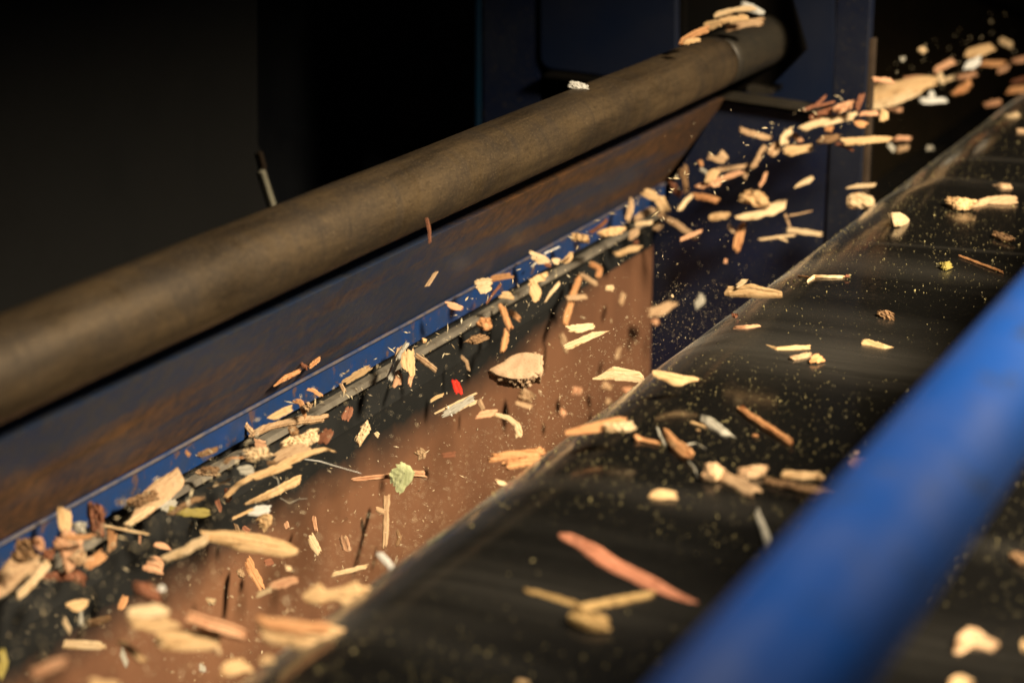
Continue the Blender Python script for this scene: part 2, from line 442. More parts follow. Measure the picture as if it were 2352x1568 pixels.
# rear wall and the space beyond the belt
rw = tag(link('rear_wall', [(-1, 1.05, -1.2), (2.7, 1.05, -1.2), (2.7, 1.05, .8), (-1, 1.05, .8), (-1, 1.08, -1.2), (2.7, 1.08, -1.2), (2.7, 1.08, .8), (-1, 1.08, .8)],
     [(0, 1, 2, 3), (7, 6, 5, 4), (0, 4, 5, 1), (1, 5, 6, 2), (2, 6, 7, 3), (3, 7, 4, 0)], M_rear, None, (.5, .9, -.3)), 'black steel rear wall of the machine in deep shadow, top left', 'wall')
fw = group_empty('far_housing', (2.7, .4, -.3), 'brown black dusty housing wall seen far behind the chips at top right', 'machine wall')
V, Fc = plate_x([(-1.2, -1.0), (1.4, -1.0), (1.4, .9), (-1.2, .9)], 2.75, .01)
link('wall_sheet', V, Fc, M_far, fw, (2.75, .3, 0))
A = on_x(2240, -10, 2.74); B = on_x(2420, 62, 2.74); s = Vector((0, .001, .0022))
V = [A - s, A + s, B + s, B - s] + [v + Vector((.008, 0, 0)) for v in (A - s, A + s, B + s, B - s)]
link('weld_line', V, [(0, 1, 2, 3), (7, 6, 5, 4), (0, 4, 5, 1), (1, 5, 6, 2), (2, 6, 7, 3), (3, 7, 4, 0)], M_dim, fw, A)
V, Fc = extrude_x([(.50, -.44), (.52, -.44), (.52, -1.0), (.50, -1.0)], 1.60, 2.75, 1)
link('side_sheet', V, Fc, M_black, fw, (2.1, .5, -.7))
fl = tag(link('floor', [(-2, -2, -1.2), (5, -2, -1.2), (5, 3, -1.2), (-2, 3, -1.2)], [(0, 1, 2, 3)], M_far), kind='structure')
# ------------------------------------------------------------------ wood chips
CROP = {'A': (0, 1067, 2.45), 'B': (500, 1067, 2.45), 'C': (1100, 1067, 2.45), 'D': (1700, 1067, 2.45),
        'E': (400, 800, 3.267), 'F': (960, 800, 3.267), 'G': (1500, 780, 3.0157), 'H': (900, 500, 3.267),
        'I': (1400, 380, 3.267), 'J': (1700, 150, 3.824), 'K': (2060, 40, 3.92), 'L': (1960, 400, 3.1367)}
def conv(c, pts):
    if len(pts[0]) == 4:          # outline given as pairs of opposite edge points
        ox, oy, s = CROP[c]; k = .91875
        return [((a / s + ox) * k, (b / s + oy) * k, (d / s + ox) * k, (e / s + oy) * k) for a, b, d, e in pts]
    if c == 'Z': return [tuple(map(float, p)) for p in pts]
    ox, oy, s = CROP[c]; k = .91875
    return [((x / s + ox) * k, (y / s + oy) * k, w / s * k) for x, y, w in pts]
def fall_y(x, y):
    """where the line of sight meets the sheet in which the chips fly off the belt"""
    q = ray(x, y); lo, hi = .30, .585
    for _ in range(30):
        m = (lo + hi) / 2; z = TOPZ + .004 - .83 * (m - .34) ** 2
        if q.z / q.y * m > z: lo = m
        else: hi = m
    return max(lo, .40)
def belt_hit(x, y, h=0):
    q = ray(x, y)
    D = (TOPZ + h) / q.z
    if (q * D).y <= YC: return q * D
    D0 = D; best = (9, D0)
    for i in range(160):          # march along the sight line over the curved nose
        D = D0 * (.86 + .20 * i / 160); p = q * D; e = p.z - belt_z(p.y) - h
        if abs(e) < best[0]: best = (abs(e), D)
        if e < 0:
            lo, hi = D - D0 * .20 / 160, D
            for _ in range(24):
                m_ = (lo + hi) / 2; p = q * m_
                if p.z - belt_z(p.y) - h > 0: lo = m_
                else: hi = m_
            best = (0, lo); break
    return q * min(best[1], D0 * 1.02)
def stroke_mesh(pts, P0, n, kind, seed, V, Fc, jag=1.0, rest=None):
    """one tapering splinter along a path of (x, y, width); the outline lies in the plane (P0, n)"""
    rnd = random.Random(seed)
    pairs = None
    if len(pts[0]) == 4:
        pairs = [((a - c) / 2, (b - d) / 2) for a, b, c, d in pts]
        pts = [((a + c) / 2, (b + d) / 2, math.hypot(a - c, b - d)) for a, b, c, d in pts]; jag = .35
    wmax = max(p[2] for p in pts); pts = [tuple(p) for p in pts]
    for i, j in (((0, 1), (-1, -2)) if not pairs else ()):   # snapped ends stay broad; only true points taper
        if len(pts) > 1 and pts[i][2] > .30 * wmax: pts[i] = (pts[i][0], pts[i][1], max(pts[i][2], min(pts[j][2], wmax) * .86))
    def hit(x, y, B):
        q = ray(x, y); return q * (B.dot(n) / q.dot(n))
    # resample
    L = [0]
    for a, b in zip(pts, pts[1:]): L.append(L[-1] + math.hypot(b[0] - a[0], b[1] - a[1]))
    tot = max(L[-1], 1e-3); nseg = int(max(12, min(40, tot / 4)))
    wm = sorted(p[2] for p in pts)[len(pts) // 2]
    M = 9; rows = []
    thick = {'f': .14, 'r': .42, 'k': .46, 'b': .7}[kind]
    prof = [rnd.uniform(-1, 1) for _ in range(M)]; prof2 = [rnd.uniform(-1, 1) for _ in range(M)]
    sl = [rnd.uniform(-.8, .8), rnd.uniform(-.8, .8)]
    endo = [[min(.25, max(-1.6, rnd.uniform(-.75, .15) + sl[q_] * (-1 + 2 * j / (M - 1)))) for j in range(M)] for q_ in range(2)]
    ph = rnd.uniform(0, 100)
    fk = []
    for k in (0, 1):              # straight facets between random break points, as snapped wood has
        s = 0; L_ = []
        while s < tot + wm:
            L_.append((s, rnd.uniform(-.24, .13))); s += rnd.uniform(.35, 1.1) * wm + 3
            if rnd.random() < .25: L_.append((s, rnd.uniform(-.34, .05))); s += 1.5
        L_.append((s, 0)); fk.append(L_)
    def facet(s, L_):
        for a, b in zip(L_, L_[1:]):
            if s <= b[0]: return a[1] + (b[1] - a[1]) * (s - a[0]) / (b[0] - a[0])
        return 0
    scale = (P0.dot(FW)) / F
    def at(s):
        s = max(0, min(tot, s)); i = 0
        while i < len(L) - 2 and s > L[i + 1]: i += 1
        t = (s - L[i]) / max(L[i + 1] - L[i], 1e-6); a, b = pts[i], pts[i + 1]
        tt = t * t * (3 - 2 * t) * .5 + t * .5
        # smooth tangent
        dx, dy = b[0] - a[0], b[1] - a[1]
        if t < .5 and i > 0: o_ = pts[i - 1]; f = .5 - t; dx, dy = dx * (1 - f) + (a[0] - o_[0]) * f, dy * (1 - f) + (a[1] - o_[1]) * f
        if t > .5 and i < len(L) - 2: o_ = pts[i + 2]; f = t - .5; dx, dy = dx * (1 - f) + (o_[0] - b[0]) * f, dy * (1 - f) + (o_[1] - b[1]) * f
        l = math.hypot(dx, dy) or 1
        if pairs:
            hx = pairs[i][0] + (pairs[i + 1][0] - pairs[i][0]) * t; hy = pairs[i][1] + (pairs[i + 1][1] - pairs[i][1]) * t; hl = math.hypot(hx, hy) or 1
            return a[0] + (b[0] - a[0]) * t, a[1] + (b[1] - a[1]) * t, 2 * hl, hy / hl * (-1 if hy * 1 < 0 else -1), hx / hl
        return a[0] + (b[0] - a[0]) * t, a[1] + (b[1] - a[1]) * t, a[2] + (b[2] - a[2]) * tt, dx / l, dy / l
    base = len(V)
    je = min(wm * .60, tot * .22) * jag
    for i in range(nseg + 1):
        s0 = tot * i / nseg; row = []
        x, y, w, tx, ty = at(s0)
        # blunt rounding at the very ends
        e = min(s0, tot - s0) / max(wm * (.12 if s0 < tot / 2 else .16), 1e-3)
        wf = 1 if e >= 1 or pairs else .84 + .16 * e
        B = P0
        if rest is not None: B = belt_hit(x, y, rest + w * scale * (.30 + thick * .2)) + n * .0
        ed = [1 + jag * (facet(s0, fk[k]) + .17 * noise.noise(Vector((s0 / 2.6 + ph, k * 3.3, 5)))) for k in (0, 1)]
        for side in (1, -1):
            for j in range(M):
                u = -1 + 2 * j / (M - 1)
                if side < 0: u = -u
                jj = j if side > 0 else M - 1 - j
                off = 0
                if s0 < je * 1.6: off = -endo[0][jj] * je * (1 - s0 / (je * 1.6))
                if tot - s0 < je * 1.6: off = endo[1][jj] * je * (1 - (tot - s0) / (je * 1.6))
                hw = w / 2 * wf * (ed[0] if u > 0 else ed[1])
                X = x + (0 if pairs else tx * off) - ty * u * hw; Y = y + (0 if pairs else ty * off) + tx * u * hw
                p = hit(X, Y, B)
                tm = w * wf * scale * thick * .5
                h = tm * math.sqrt(max(0, 1 - abs(u) ** 5.0)) * side
                if kind in 'fr': h += tm * .55 * (prof if side > 0 else prof2)[jj] * (1 - abs(u)) + tm * .22 * noise.noise(Vector((s0 / 9 + ph, u * 3.1, side)))
                if kind == 'k':
                    h += tm * .75 * noise.noise(Vector((s0 / (wm * .30 + 1.5) + ph, u * 3.2, side * 3))) + tm * .5 * noise.noise(Vector((s0 / 2.6 + ph, u * 6.2, side * 3)))
                row.append(p + n * h)
        rows.append(row)
    for r_ in rows: V.extend(r_)
    K = 2 * M
    for i in range(nseg):
        for k in range(K):
            a = base + i * K + k; b = base + i * K + (k + 1) % K
            Fc.append((a, b, b + K, a + K))
    for i, e in ((0, 0), (nseg, 1)):
        r0 = base + i * K
        for j in range(M - 1):  # the broken end: quads between top and bottom columns
            a, b = r0 + j, r0 + j + 1; c, d = r0 + K - 1 - j - 1, r0 + K - 1 - j
            Fc.append((a, b, c, d) if e else (d, c, b, a))
SEED = [100]
def chip(name, cat, label, col, kind, crop, mode, strokes, parts=(), lie=None, group=None):
    """strokes: paths of the main piece; parts: (part name, colour, kind, path) with a look of their own"""
    SEED[0] += 1; sd = SEED[0]; rnd = random.Random(sd)
    S = [conv(crop, s) for s in strokes]
    allp = [p if len(p) == 3 else ((p[0] + p[2]) / 2, (p[1] + p[3]) / 2, 0) for s in S for p in s]
    cx = sum(p[0] for p in allp) / len(allp); cy = sum(p[1] for p in allp) / len(allp)
    q = ray(cx, cy); view = -q.normalized()
    if mode == 'belt': P0 = belt_hit(cx, cy); a, b = .62, .78
    elif mode == 'air':
        Y = fall_y(cx, cy) + rnd.uniform(-.012, .012); P0 = q * (Y / q.y); a, b = .80, .60
    else: P0 = q * (mode / q.y); a, b = .85, .5
    if mode != 'belt' and cx < 2035 and P0.x > 1.50: P0 = q * (1.50 / q.x)
    if mode != 'belt' and isinstance(mode, str): pass
    jit = .0 if mode == 'belt' else .28
    n = (view * a + ZZ * b + Vector((rnd.uniform(-jit, jit), rnd.uniform(-jit, jit), rnd.uniform(-jit, jit)))).normalized()
    if mode == 'belt' and P0.y > YC: n = (n + Vector((0, .35, 0))).normalized()
    meshes = []
    V, Fc = [], []
    rest = 0.0 if mode == 'belt' else None
    for i, s in enumerate(S): stroke_mesh(s, P0 + n * (.0006 * i), n, kind, sd * 10 + i, V, Fc, 1.0, rest if rest is None else .0004 * i)
    meshes.append((name, V, Fc, col, S[0]))
    for i, (pn, pc, pk, path) in enumerate(parts):
        v, f_ = [], []
        s = conv(crop, path)
        stroke_mesh(s, P0 + n * .0012 * (1 + P0.length * .3), n, pk, sd * 10 + 5 + i, v, f_, 1.0, rest if rest is None else .0012)
        meshes.append((pn, v, f_, pc, s))
    if mode == 'belt':
        vv = [v for m in meshes for v in m[1]]
        mid = sorted(v.z - belt_z(v.y) for v in vv)[len(vv) // 6]
        if False:
            # slide along the line of sight until it rests on the rubber
            k = 1 + (mid - .0008) / abs(q.z * (P0.length / q.length)) if mid < .0008 else 1 + (mid - .0008) / abs(P0.z)
            k = max(.93, min(1.05, k))
            for m in meshes: m[1][:] = [v * k for v in m[1]]
            P0 = P0 * k
    main = None
    for nm, V, Fc, c, s in meshes:
        ax = (V[-1] - V[0]); ax = (ax - n * ax.dot(n)).normalized()
        B = Matrix((ax, n.cross(ax), n)).transposed()
        cen = sum((Vector(v) for v in V), Vector()) / len(V)
        o = link(nm, V, Fc, MW[c], main, cen, False, B)
        if main is None:
            main = o; tag(o, label, cat, group or ('wood chips lying on the belt' if mode == 'belt' else 'wood chips flying off the belt'))
    return main
CAT = {'wood_chip': 'wood chip', 'bark_piece': 'bark', 'twig': 'twig', 'splinter': 'splinter', 'plastic_flake': 'plastic flake',
       'fibre': 'fibre', 'leaf_scrap': 'leaf scrap', 'film_scrap': 'scrap', 'matchstick': 'matchstick', 'straw': 'straw', 'wood_crumb': 'wood crumb', 'particle_board': 'board fragment'}
W, B_, T, S_, X_ = 'wood_chip', 'bark_piece', 'twig', 'splinter', 'wood_crumb'
air, belt, lip, wall = 'air', 'belt', .585, .592
T_ = [
# --- left edge cluster along the lip
(W,'broad tan slab with small holes cut off by the left edge of the photo','t','f','A',lip,[[(-60,900,-60,1070),(0,865,0,1048),(60,795,60,1012),(160,785,150,962),(230,770,240,902),(302,800,292,852)]]),
(B_,'dark grey-topped block on the broad tan slab at the left edge','d','k','A',.575,[[(75,760,60),(180,750,150),(225,735,130)]],[('broken_end','s','k',[(215,735,110),(270,700,80)])]),
(S_,'pale peeled stick slanting below the tan slab at the left edge','p','r','A',.570,[[(100,1045,35),(200,950,58),(300,820,26)]]),
(B_,'small rusty brown lump right of the dark grey-topped block','r','k','A',.578,[[(262,785,60),(335,775,70)]]),
(W,'straw-coloured wedge with split grain standing over the blue edge at lower left','y','f','A',.583,[[(388,492,50),(395,560,88),(400,640,78)]]),
(B_,'dark red rotten bark chunk standing up on the lip at lower left','r','k','A',.58,[[(590,460,70),(585,540,125),(600,680,90)]]),
(B_,'grey round knob between the straw wedge and the dark red bark','g','k','A',.576,[[(445,620,50),(490,612,85),(530,620,60)]]),
(W,'pinkish chip with fine cross grain under the short level stick at lower left','s','f','A',.572,[[(350,665,70),(430,720,150),(450,880,130)]]),
(S_,'short level orange stick lying across the pinkish chip at lower left','o','r','A',.565,[[(395,677,30),(575,670,32)]]),
(W,'blunt orange-tan chip tilted up at the right of the lower left cluster','o','f','A',.568,[[(515,855,50),(580,815,84),(645,770,50)]]),
(B_,'long dark brown bark underneath the lower left cluster','r','k','A',.57,[[(235,915,40),(350,915,60),(450,900,85),(530,945,60)]]),
(B_,'crumbly brown bark in the middle of the lower left cluster','t','k','A',.566,[[(430,830,90),(520,770,110)]]),
(S_,'upright orange-brown tab just right of the lower left cluster','o','f','A',.58,[[(687,628,58),(685,765,60)]]),
(S_,'long thin pale splinter below the big tan plate at lower left','p','r','A',.578,[[(635,603,12),(780,633,20),(915,658,10)]]),
(X_,'tiny upright peg hanging below the long thin pale splinter','s','r','A',.578,[[(857,660,16),(855,715,14)]]),
(W,'large tan plate standing diagonally on the lip with rough bark on its side','t','f','A',.583,[[(740,634,764,632),(795,562,840,582),(825,500,905,548),(878,390,965,500),(960,318,1052,440),(1040,275,1120,370),(1086,242,1132,335)]],[('bark','d','k',[(790,475,60),(880,440,80),(975,405,30)]),('peeled_strip','p','r',[(765,605,20),(860,545,45),(940,480,38)])]),
(W,'olive yellow flat strip under the dark twig right of the big tan plate','v','f','A',.575,[[(1030,505,55),(1150,522,58),(1292,525,45)]]),
(T,'dark brown crooked twig crossing the olive yellow strip','d','k','A',.565,[[(1030,540,32),(1130,480,42),(1200,445,40),(1255,435,14)]]),
('film_scrap','greyish green film scrap behind the big tan plate','g','f','A',wall,[[(975,505,40),(1020,480,90),(1070,445,60)]]),
(B_,'small ragged bark piece floating over the blue edge above the big tan plate','d','k','A',.57,[[(1207,178,22),(1270,152,42),(1337,133,16)]]),
(X_,'tiny orange oval flake left of the ragged bark over the blue edge','o','f','A',.57,[[(1135,146,25),(1165,178,25)]]),
(B_,'thin dark bark strip hovering over the grey lip below the ragged bark','d','k','A',.57,[[(1225,262,32),(1290,262,50),(1350,268,38)]]),
(B_,'tan bark stuck on the grey lip behind the thin dark strip','t','k','E',wall,[[(290,1235,50),(400,1250,60),(490,1250,50)]]),
('straw','pair of tiny crossed pale straws above the olive strip','p','r','A',.56,[[(1305,365,14),(1415,318,12)],[(1310,340,6),(1410,350,6)]]),
(W,'small pointed pink flake left of the long peeled branch end','s','f','A',.57,[[(945,710,16),(1000,727,40),(1052,748,10)]]),
(B_,'flat salmon oval below the left end of the peeled branch','s','f','A',.575,[[(885,830,70),(945,840,105),(1010,868,50)]]),
(T,'peeled pale branch end with a wide yellow split plank at lower left','y','f','B',.50,[[(0,632,16,672),(60,636,70,702),(150,630,160,728),(250,640,240,757),(400,663,390,777),(500,688,500,802),(560,718,560,792),(602,748,596,775)],],[('peeled_end','p','r',[(-240,815,50),(-100,760,60),(60,670,64)])]),
(X_,'brown dim chip hanging behind the dark twig near the chute plate','r','f','A',wall,[[(1325,440,32),(1355,520,28)]]),
(X_,'red-brown oval behind the foot of the bent yellow twig bundle','r','f','A',wall,[[(1392,370,50),(1405,460,32)]]),
(W,'mushroom-shaped yellow chip on a grey stalk at lower left','y','f','A',.57,[[(410,1105,38),(470,1092,72),(545,1080,38)]],[('stalk','g','r',[(495,1125,25),(495,1215,30)])]),
(X_,'narrow pale sliver left of the mushroom-shaped chip stalk','p','f','A',.56,[[(385,1172,38),(435,1262,28)]]),
(B_,'knobbly olive-brown bark right of the mushroom-shaped chip','d','k','A',.58,[[(525,1208,36),(600,1190,52),(682,1163,38)]]),
(X_,'upright amber leaf-like chip above the knobbly bark at lower left','o','f','A',.585,[[(740,1120,36),(755,1075,52),(775,1030,25)]]),
(B_,'red-brown lump with a white bead above the heap at lower left','r','k','A',.48,[[(815,990,60),(900,1005,95),(990,1045,80)]],[('bead','w','f',[(970,985,38),(1012,985,38)])]),
(W,'pale blurred flake lying over the heap of chips at lower left','p','f','A',.455,[[(770,1150,40),(880,1130,85),(1030,1105,60)]]),
(W,'tan lumpy chip under the pale flake of the lower left heap','y','f','A',.46,[[(795,1205,60),(950,1215,85),(1090,1185,115)]]),
(W,'wide rectangular yellow slab, lowest of the blurred lower left heap','y','f','A',.45,[[(956,1262,950,1330),(1000,1245,990,1360),(1150,1235,1150,1372),(1300,1235,1300,1372),(1352,1242,1346,1350)]],[('spur','p','r',[(1320,1340,30),(1355,1395,22)])]),
(S_,'blurred salmon stick pointing right from the lower left heap','s','r','A',.44,[[(1135,1160,60),(1330,1222,92),(1515,1278,58)]]),
(W,'sharp pale rectangle with a notched right end at lower left','p','f','A',.565,[[(398,1300,382,1356),(500,1303,500,1362),(612,1310,610,1366),(625,1328,632,1352),(648,1335,650,1362)]]),
(S_,'blurred yellow peg slanting down beside the notched pale rectangle','y','r','A',.47,[[(728,1302,48),(890,1442,50)]]),
(X_,'dim grey sliver left of the blurred yellow peg','g','f','A',.55,[[(740,1355,32),(780,1465,34)]]),
(S_,'blurred salmon stick near the bottom left corner','s','r','A',.42,[[(190,1525,72),(300,1462,72),(415,1435,50)]]),
(W,'blurred yellow chip cut off by the bottom edge at lower left','y','f','A',.42,[[(540,1572,60),(640,1590,80),(740,1600,60)]]),
(W,'blurred yellow oval near the bottom edge right of the yellow peg','y','f','A',.42,[[(1350,1485,80),(1440,1470,92),(1540,1462,85)]]),
(B_,'olive shell-like bark at the very left edge near the bottom','v','f','A',.57,[[(-10,1540,60),(22,1440,62),(5,1355,50)]]),
(X_,'blurred pale crumb cluster on the brown plate above the salmon stick','p','k','A',.55,[[(1262,1062,42),(1322,1072,42)]]),
(X_,'grey upright bit beneath the blurred pale crumb cluster','g','f','A',.54,[[(1240,1450,30),(1240,1500,42)]]),
# --- lower middle, over the brown plate
('film_scrap','white rounded flake under the lower yellow stick at left of centre','w','f','B',.55,[[(295,520,38),(370,510,65),(440,502,38)]]),
(W,'crumbly yellow chip hanging below the white rounded flake','y','k','B',.545,[[(350,595,50),(405,565,95),(398,645,24)]]),
(S_,'straight yellow stick with a frayed knob below the twig bundle','y','r','B',.56,[[(265,475,18),(400,425,46),(560,345,60),(625,310,42)]]),
(S_,'thin yellow end sticking out left of the white rounded flake','y','r','B',.555,[[(195,562,16),(330,500,20)]]),
(B_,'blurred orange-brown strip hanging under the yellow split plank','o','f','B',wall,[[(285,800,42),(320,880,60),(385,1000,40)]]),
(X_,'small tan knob left of the hanging orange-brown strip','t','k','B',.58,[[(240,870,42),(258,922,42)]]),
(W,'blurred salmon chip with a pale white tip below the orange-brown strip','s','f','B',.50,[[(430,985,58),(540,947,66),(605,930,34)]],[('pale_tip','p','f',[(340,1030,26),(445,990,38)])]),
(W,'small pale arrow-shaped chip right of the yellow split plank','p','f','B',.56,[[(672,662,22),(700,720,58),(735,775,22)]]),
(W,'smooth salmon oval over the brown plate right of the arrow-shaped chip','s','f','B',.56,[[(872,660,60),(900,765,64)]]),
(S_,'straight thin pale stick lying level right of the salmon chip','p','r','B',.51,[[(805,905,30),(1030,850,32)]]),
(X_,'faint upright salmon sliver above the arrow-shaped chip','s','r','B',wall,[[(695,545,32),(710,640,28)]]),
(X_,'faint pink dot left of the upright salmon sliver','s','f','B',wall,[[(525,580,34),(537,622,32)]]),
(B_,'two-lobed tan knob above the green scrap over the brown plate','t','k','B',.58,[[(1325,140,55),(1365,165,50),(1352,205,42)]]),
(T,'peeled pink stick running behind the green scrap','s','r','B',.53,[[(925,323,16),(1050,310,34),(1170,300,38),(1300,288,46),(1390,290,52)]]),
('leaf_scrap','pale yellow-green crumpled scrap in front of the pink stick','m','f','B',.522,[[(1185,250,60),(1245,290,160),(1215,355,110),(1195,388,60)]]),
(S_,'tall upright tan stick near the chute plate below the green scrap','t','r','B',wall,[[(1145,412,44),(1140,560,42),(1132,740,34)]],[('stub','t','r',[(1075,500,30),(1135,522,36)])]),
(X_,'small dark hooked bit right of the tall upright stick','d','r','B',wall,[[(1203,630,24),(1222,675,26),(1208,730,24)]]),
('plastic_flake','bluish white narrow flake about to touch the belt edge','w','f','B',.43,[[(1095,768,38),(1140,820,46),(1190,872,26)]]),
(W,'big blurred yellow chip with stepped ends left of the belt edge','y','f','B','low',[[(623,1030,650,1068),(680,982,690,1087),(730,956,740,1087),(770,1000,790,1066),(850,985,840,1060),(880,975,880,1102),(960,943,960,1102),(976,975,1000,1096),(1047,975,1047,1060)]]),
(W,'largest blurred orange plank with a deep groove at bottom centre','y','f','B','low2',[[(343,1170,390,1312),(400,1164,420,1335),(520,1172,560,1352),(680,1190,720,1392),(800,1203,830,1417),(900,1240,920,1422),(980,1278,985,1392),(1030,1318,1026,1375)]],[('grooved_face','o','f',[(350,1190,50),(560,1225,85),(800,1235,75)])]),
(T,'blurred tan V-shaped twig beside the end of the grooved plank','t','r','B','low',[[(960,1130,36),(950,1200,48),(975,1255,60),(1050,1220,60),(1140,1168,52)]]),
(W,'blurred round yellow chip under the grooved plank','y','f','B','low2',[[(368,1432,55),(450,1410,55)]]),
(X_,'blurred pale crumb over the brown plate left of the level pale stick','p','f','B',.50,[[(522,865,34),(562,865,34)]]),
(X_,'dim red-brown bit just under the yellow split plank','r','f','B',wall,[[(395,830,50),(450,826,48)]]),
(X_,'dim red-brown stub above the yellow split plank','r','f','B',wall,[[(260,610,34),(302,645,38)]]),
(X_,'dim tan peg left of the red-brown stub above the plank','t','r','B',wall,[[(215,590,30),(230,640,30)]]),
# --- bottom centre, on the belt
(S_,'long tapering salmon-red splinter on the belt at bottom centre','c','f','C',belt,[[(722,678,732,648),(740,690,800,648),(830,745,850,672),(900,790,985,732),(980,848,1075,800),(1130,925,1190,858),(1250,985,1320,920),(1400,1045,1440,998),(1520,1085,1545,1052),(1600,1100,1606,1088)]]),
(T,'blurred honey-brown twig with two arms and an oval lump on the belt','h','r','C',belt,[[(515,1003,28),(600,1017,40),(860,1095,46)],[(850,1108,50),(1100,1060,54),(1318,1020,44)],[(802,1150,70),(870,1165,128),(960,1192,112),(1045,1202,60)]],[('groove','d','r',[(865,1158,12),(920,1185,20),(975,1208,8)])]),
(W,'small blunt tan chip on the belt below the two-piece clump','y','f','C',belt,[[(1282,408,50),(1360,412,62),(1455,422,52)]]),
(W,'two parallel salmon sticks stuck together hovering left of the belt edge','o','r','C',.425,[[(300,193,50),(450,175,62),(585,160,64),(635,138,24)],[(385,238,60),(540,215,56),(690,200,36)]]),
(T,'short orange twig lying level on the belt left of the orange chip','o','r','C',belt,[[(1190,62,50),(1240,76,26),(1350,102,20)]]),
(X_,'small pale sliver over the brown plate near the belt edge','p','f','C',.43,[[(342,328,22),(375,342,30),(412,357,20)]]),
(X_,'dim red-brown rectangle on the chute plate right of the two-lobed knob','r','f','C',wall,[[(8,175,32),(102,165,34)]]),
(X_,'yellow crumb cut off by the bottom edge on the belt','y','f','C',belt,[[(470,1560,26),(545,1572,30)]]),
# --- right, on the belt
(B_,'round rust-brown knot at the left end of the belt clump','t','k','D',belt,[[(140,272,80),(200,275,118),(258,250,60)]]),
(W,'pale tan stick slanting down right from the rust-brown knot','t','f','D',belt,[[(225,285,60),(330,330,82),(420,380,92),(492,412,68)]]),
(W,'stubby tan chip resting behind the pale tan stick of the clump','t','k','D',belt,[[(352,285,58),(440,278,76),(535,265,64)]]),
(B_,'long thin dark bark strip reaching towards the blue rail','d','k','D',belt,[[(510,322,24),(650,355,52),(800,385,55),(945,386,12)]]),
(W,'yellow-edged chip above the long thin dark bark strip','y','f','D',belt,[[(622,283,34),(750,300,56),(840,290,46),(885,328,18)]]),
(S_,'weathered grey stick standing on the belt left of the rail','g','r','D',belt,[[(462,503,34),(500,600,46),(548,728,54)]]),
(W,'tan flake partly hidden behind the edge of the blue rail','s','f','D',belt,[[(1022,212,34),(1110,232,96),(1230,212,60)]]),
(W,'blurred tan three-cornered chip in the bottom right corner beyond the rail','t','f','D',belt,[[(1680,1350,50),(1790,1290,130),(1860,1325,90),(1945,1355,66)]]),
(W,'blurred yellow chip cut by the bottom edge at lower right','y','f','D',belt,[[(1640,1575,60),(1720,1556,92),(1785,1585,60)]]),
(B_,'yellow-brown bark cut off by the right edge beside the rail','d','k','D',belt,[[(2035,772,32),(2088,805,72),(2140,830,60)]]),
(W,'sliver of a pale chip cut off by the right edge near the bottom','y','f','D',belt,[[(2100,1290,34),(2118,1370,40)]]),
(X_,'small yellow crumb above the tan flake by the rail','y','f','D',belt,[[(1062,157,22),(1100,152,22)]]),
# --- cluster left of centre
(B_,'rusty flake resting on the worn top of the blue edge','o','k','E',.59,[[(925,545,14),(1020,470,48),(1150,415,40)]]),
(X_,'small brown nub right of the rusty flake on the blue edge','r','k','E',.59,[[(1145,350,40),(1208,400,44)]]),
(X_,'crumbly rust crust along the blue edge, uppermost of the three','o','k','E',.59,[[(1215,385,32),(1265,345,42),(1312,312,20)]]),
(X_,'small orange curved chip above the grey lip, left of centre','o','f','E',.575,[[(1200,562,24),(1260,575,36),(1328,625,38)]]),
(B_,'curled orange bark with a dark hollow beside a tan lump','o','f','E',.575,[[(1095,648,42),(1150,672,58),(1182,770,42),(1170,802,18)]],[('lump','t','k',[(1175,690,60),(1230,720,92)])]),
(W,'short blunt yellow chip over the blue edge left of the curled bark','y','f','E',.57,[[(888,808,48),(990,760,64),(1088,712,44)]]),
(T,'long tan stick with a forked left end lying along the lip','t','r','E',.59,[[(730,935,60),(900,872,72),(1150,820,72),(1372,798,76)],[(692,800,12),(702,858,46),(765,930,50)]]),
(W,'pale yellow chip with a grainy edge above the lip at left of centre','y','f','E',.57,[[(1500,520,22),(1600,452,62),(1725,378,60)]],[('hanging_stub','t','r',[(1468,512,36),(1515,600,34)])]),
(B_,'big cream chunk with a dark knotted head in the left cluster','p','k','E',.55,[[(985,1030,90),(1150,985,125),(1305,925,85)]],[('knot','d','k',[(1050,905,75),(1130,895,70)]),('bark_side','t','f',[(930,1140,46),(1060,1070,110),(1220,1030,100)])]),
(B_,'thin red-brown flake at the right end of the big cream chunk','r','f','E',.545,[[(1272,985,46),(1332,960,108),(1392,890,56)]]),
(W,'blocky cream chip carried on a thin stalk, left of the big cream chunk','p','k','E',.54,[[(690,1112,78),(800,1096,112),(905,1076,78)]],[('stalk','o','r',[(560,1125,12),(692,1122,12)])]),
(B_,'small curled seed husk at the tip of the thin stalk','d','k','E',.545,[[(530,1175,22),(555,1140,44),(572,1120,20)]]),
('film_scrap','round greyish green film scrap below the blocky cream chip','g','f','E',.56,[[(635,1225,50),(700,1222,86),(772,1222,56)]]),
(T,'long bent bundle of yellow fibrous twigs running up right','y','r','E',.54,[[(530,1450,32),(640,1340,46),(735,1285,52),(900,1230,60),(1100,1130,62),(1240,1080,50),(1350,1050,36),(1438,1078,12)],[(760,1300,34),(950,1235,36),(1072,1190,30)]]),
(W,'salmon triangle standing behind the blocky cream chip','s','f','E',.59,[[(765,970,16),(800,1010,88),(880,1032,60)]]),
('leaf_scrap','brown papery leaf hanging right of the lip at left of centre','r','f','E',.57,[[(1548,705,28),(1530,770,80),(1505,828,30)]]),
(B_,'fibrous cream chunk standing upright over the painted lip shadow','p','k','E',.55,[[(1608,1012,48),(1662,920,86),(1718,838,58)]]),
(X_,'small cream heart-shaped crumb right of the fibrous chunk','p','f','E',.55,[[(1758,915,46),(1788,952,44)]]),
(X_,'small dark seed lump on the twig bundle under the cream chunk','d','k','E',.535,[[(872,1165,42),(950,1165,40)]]),
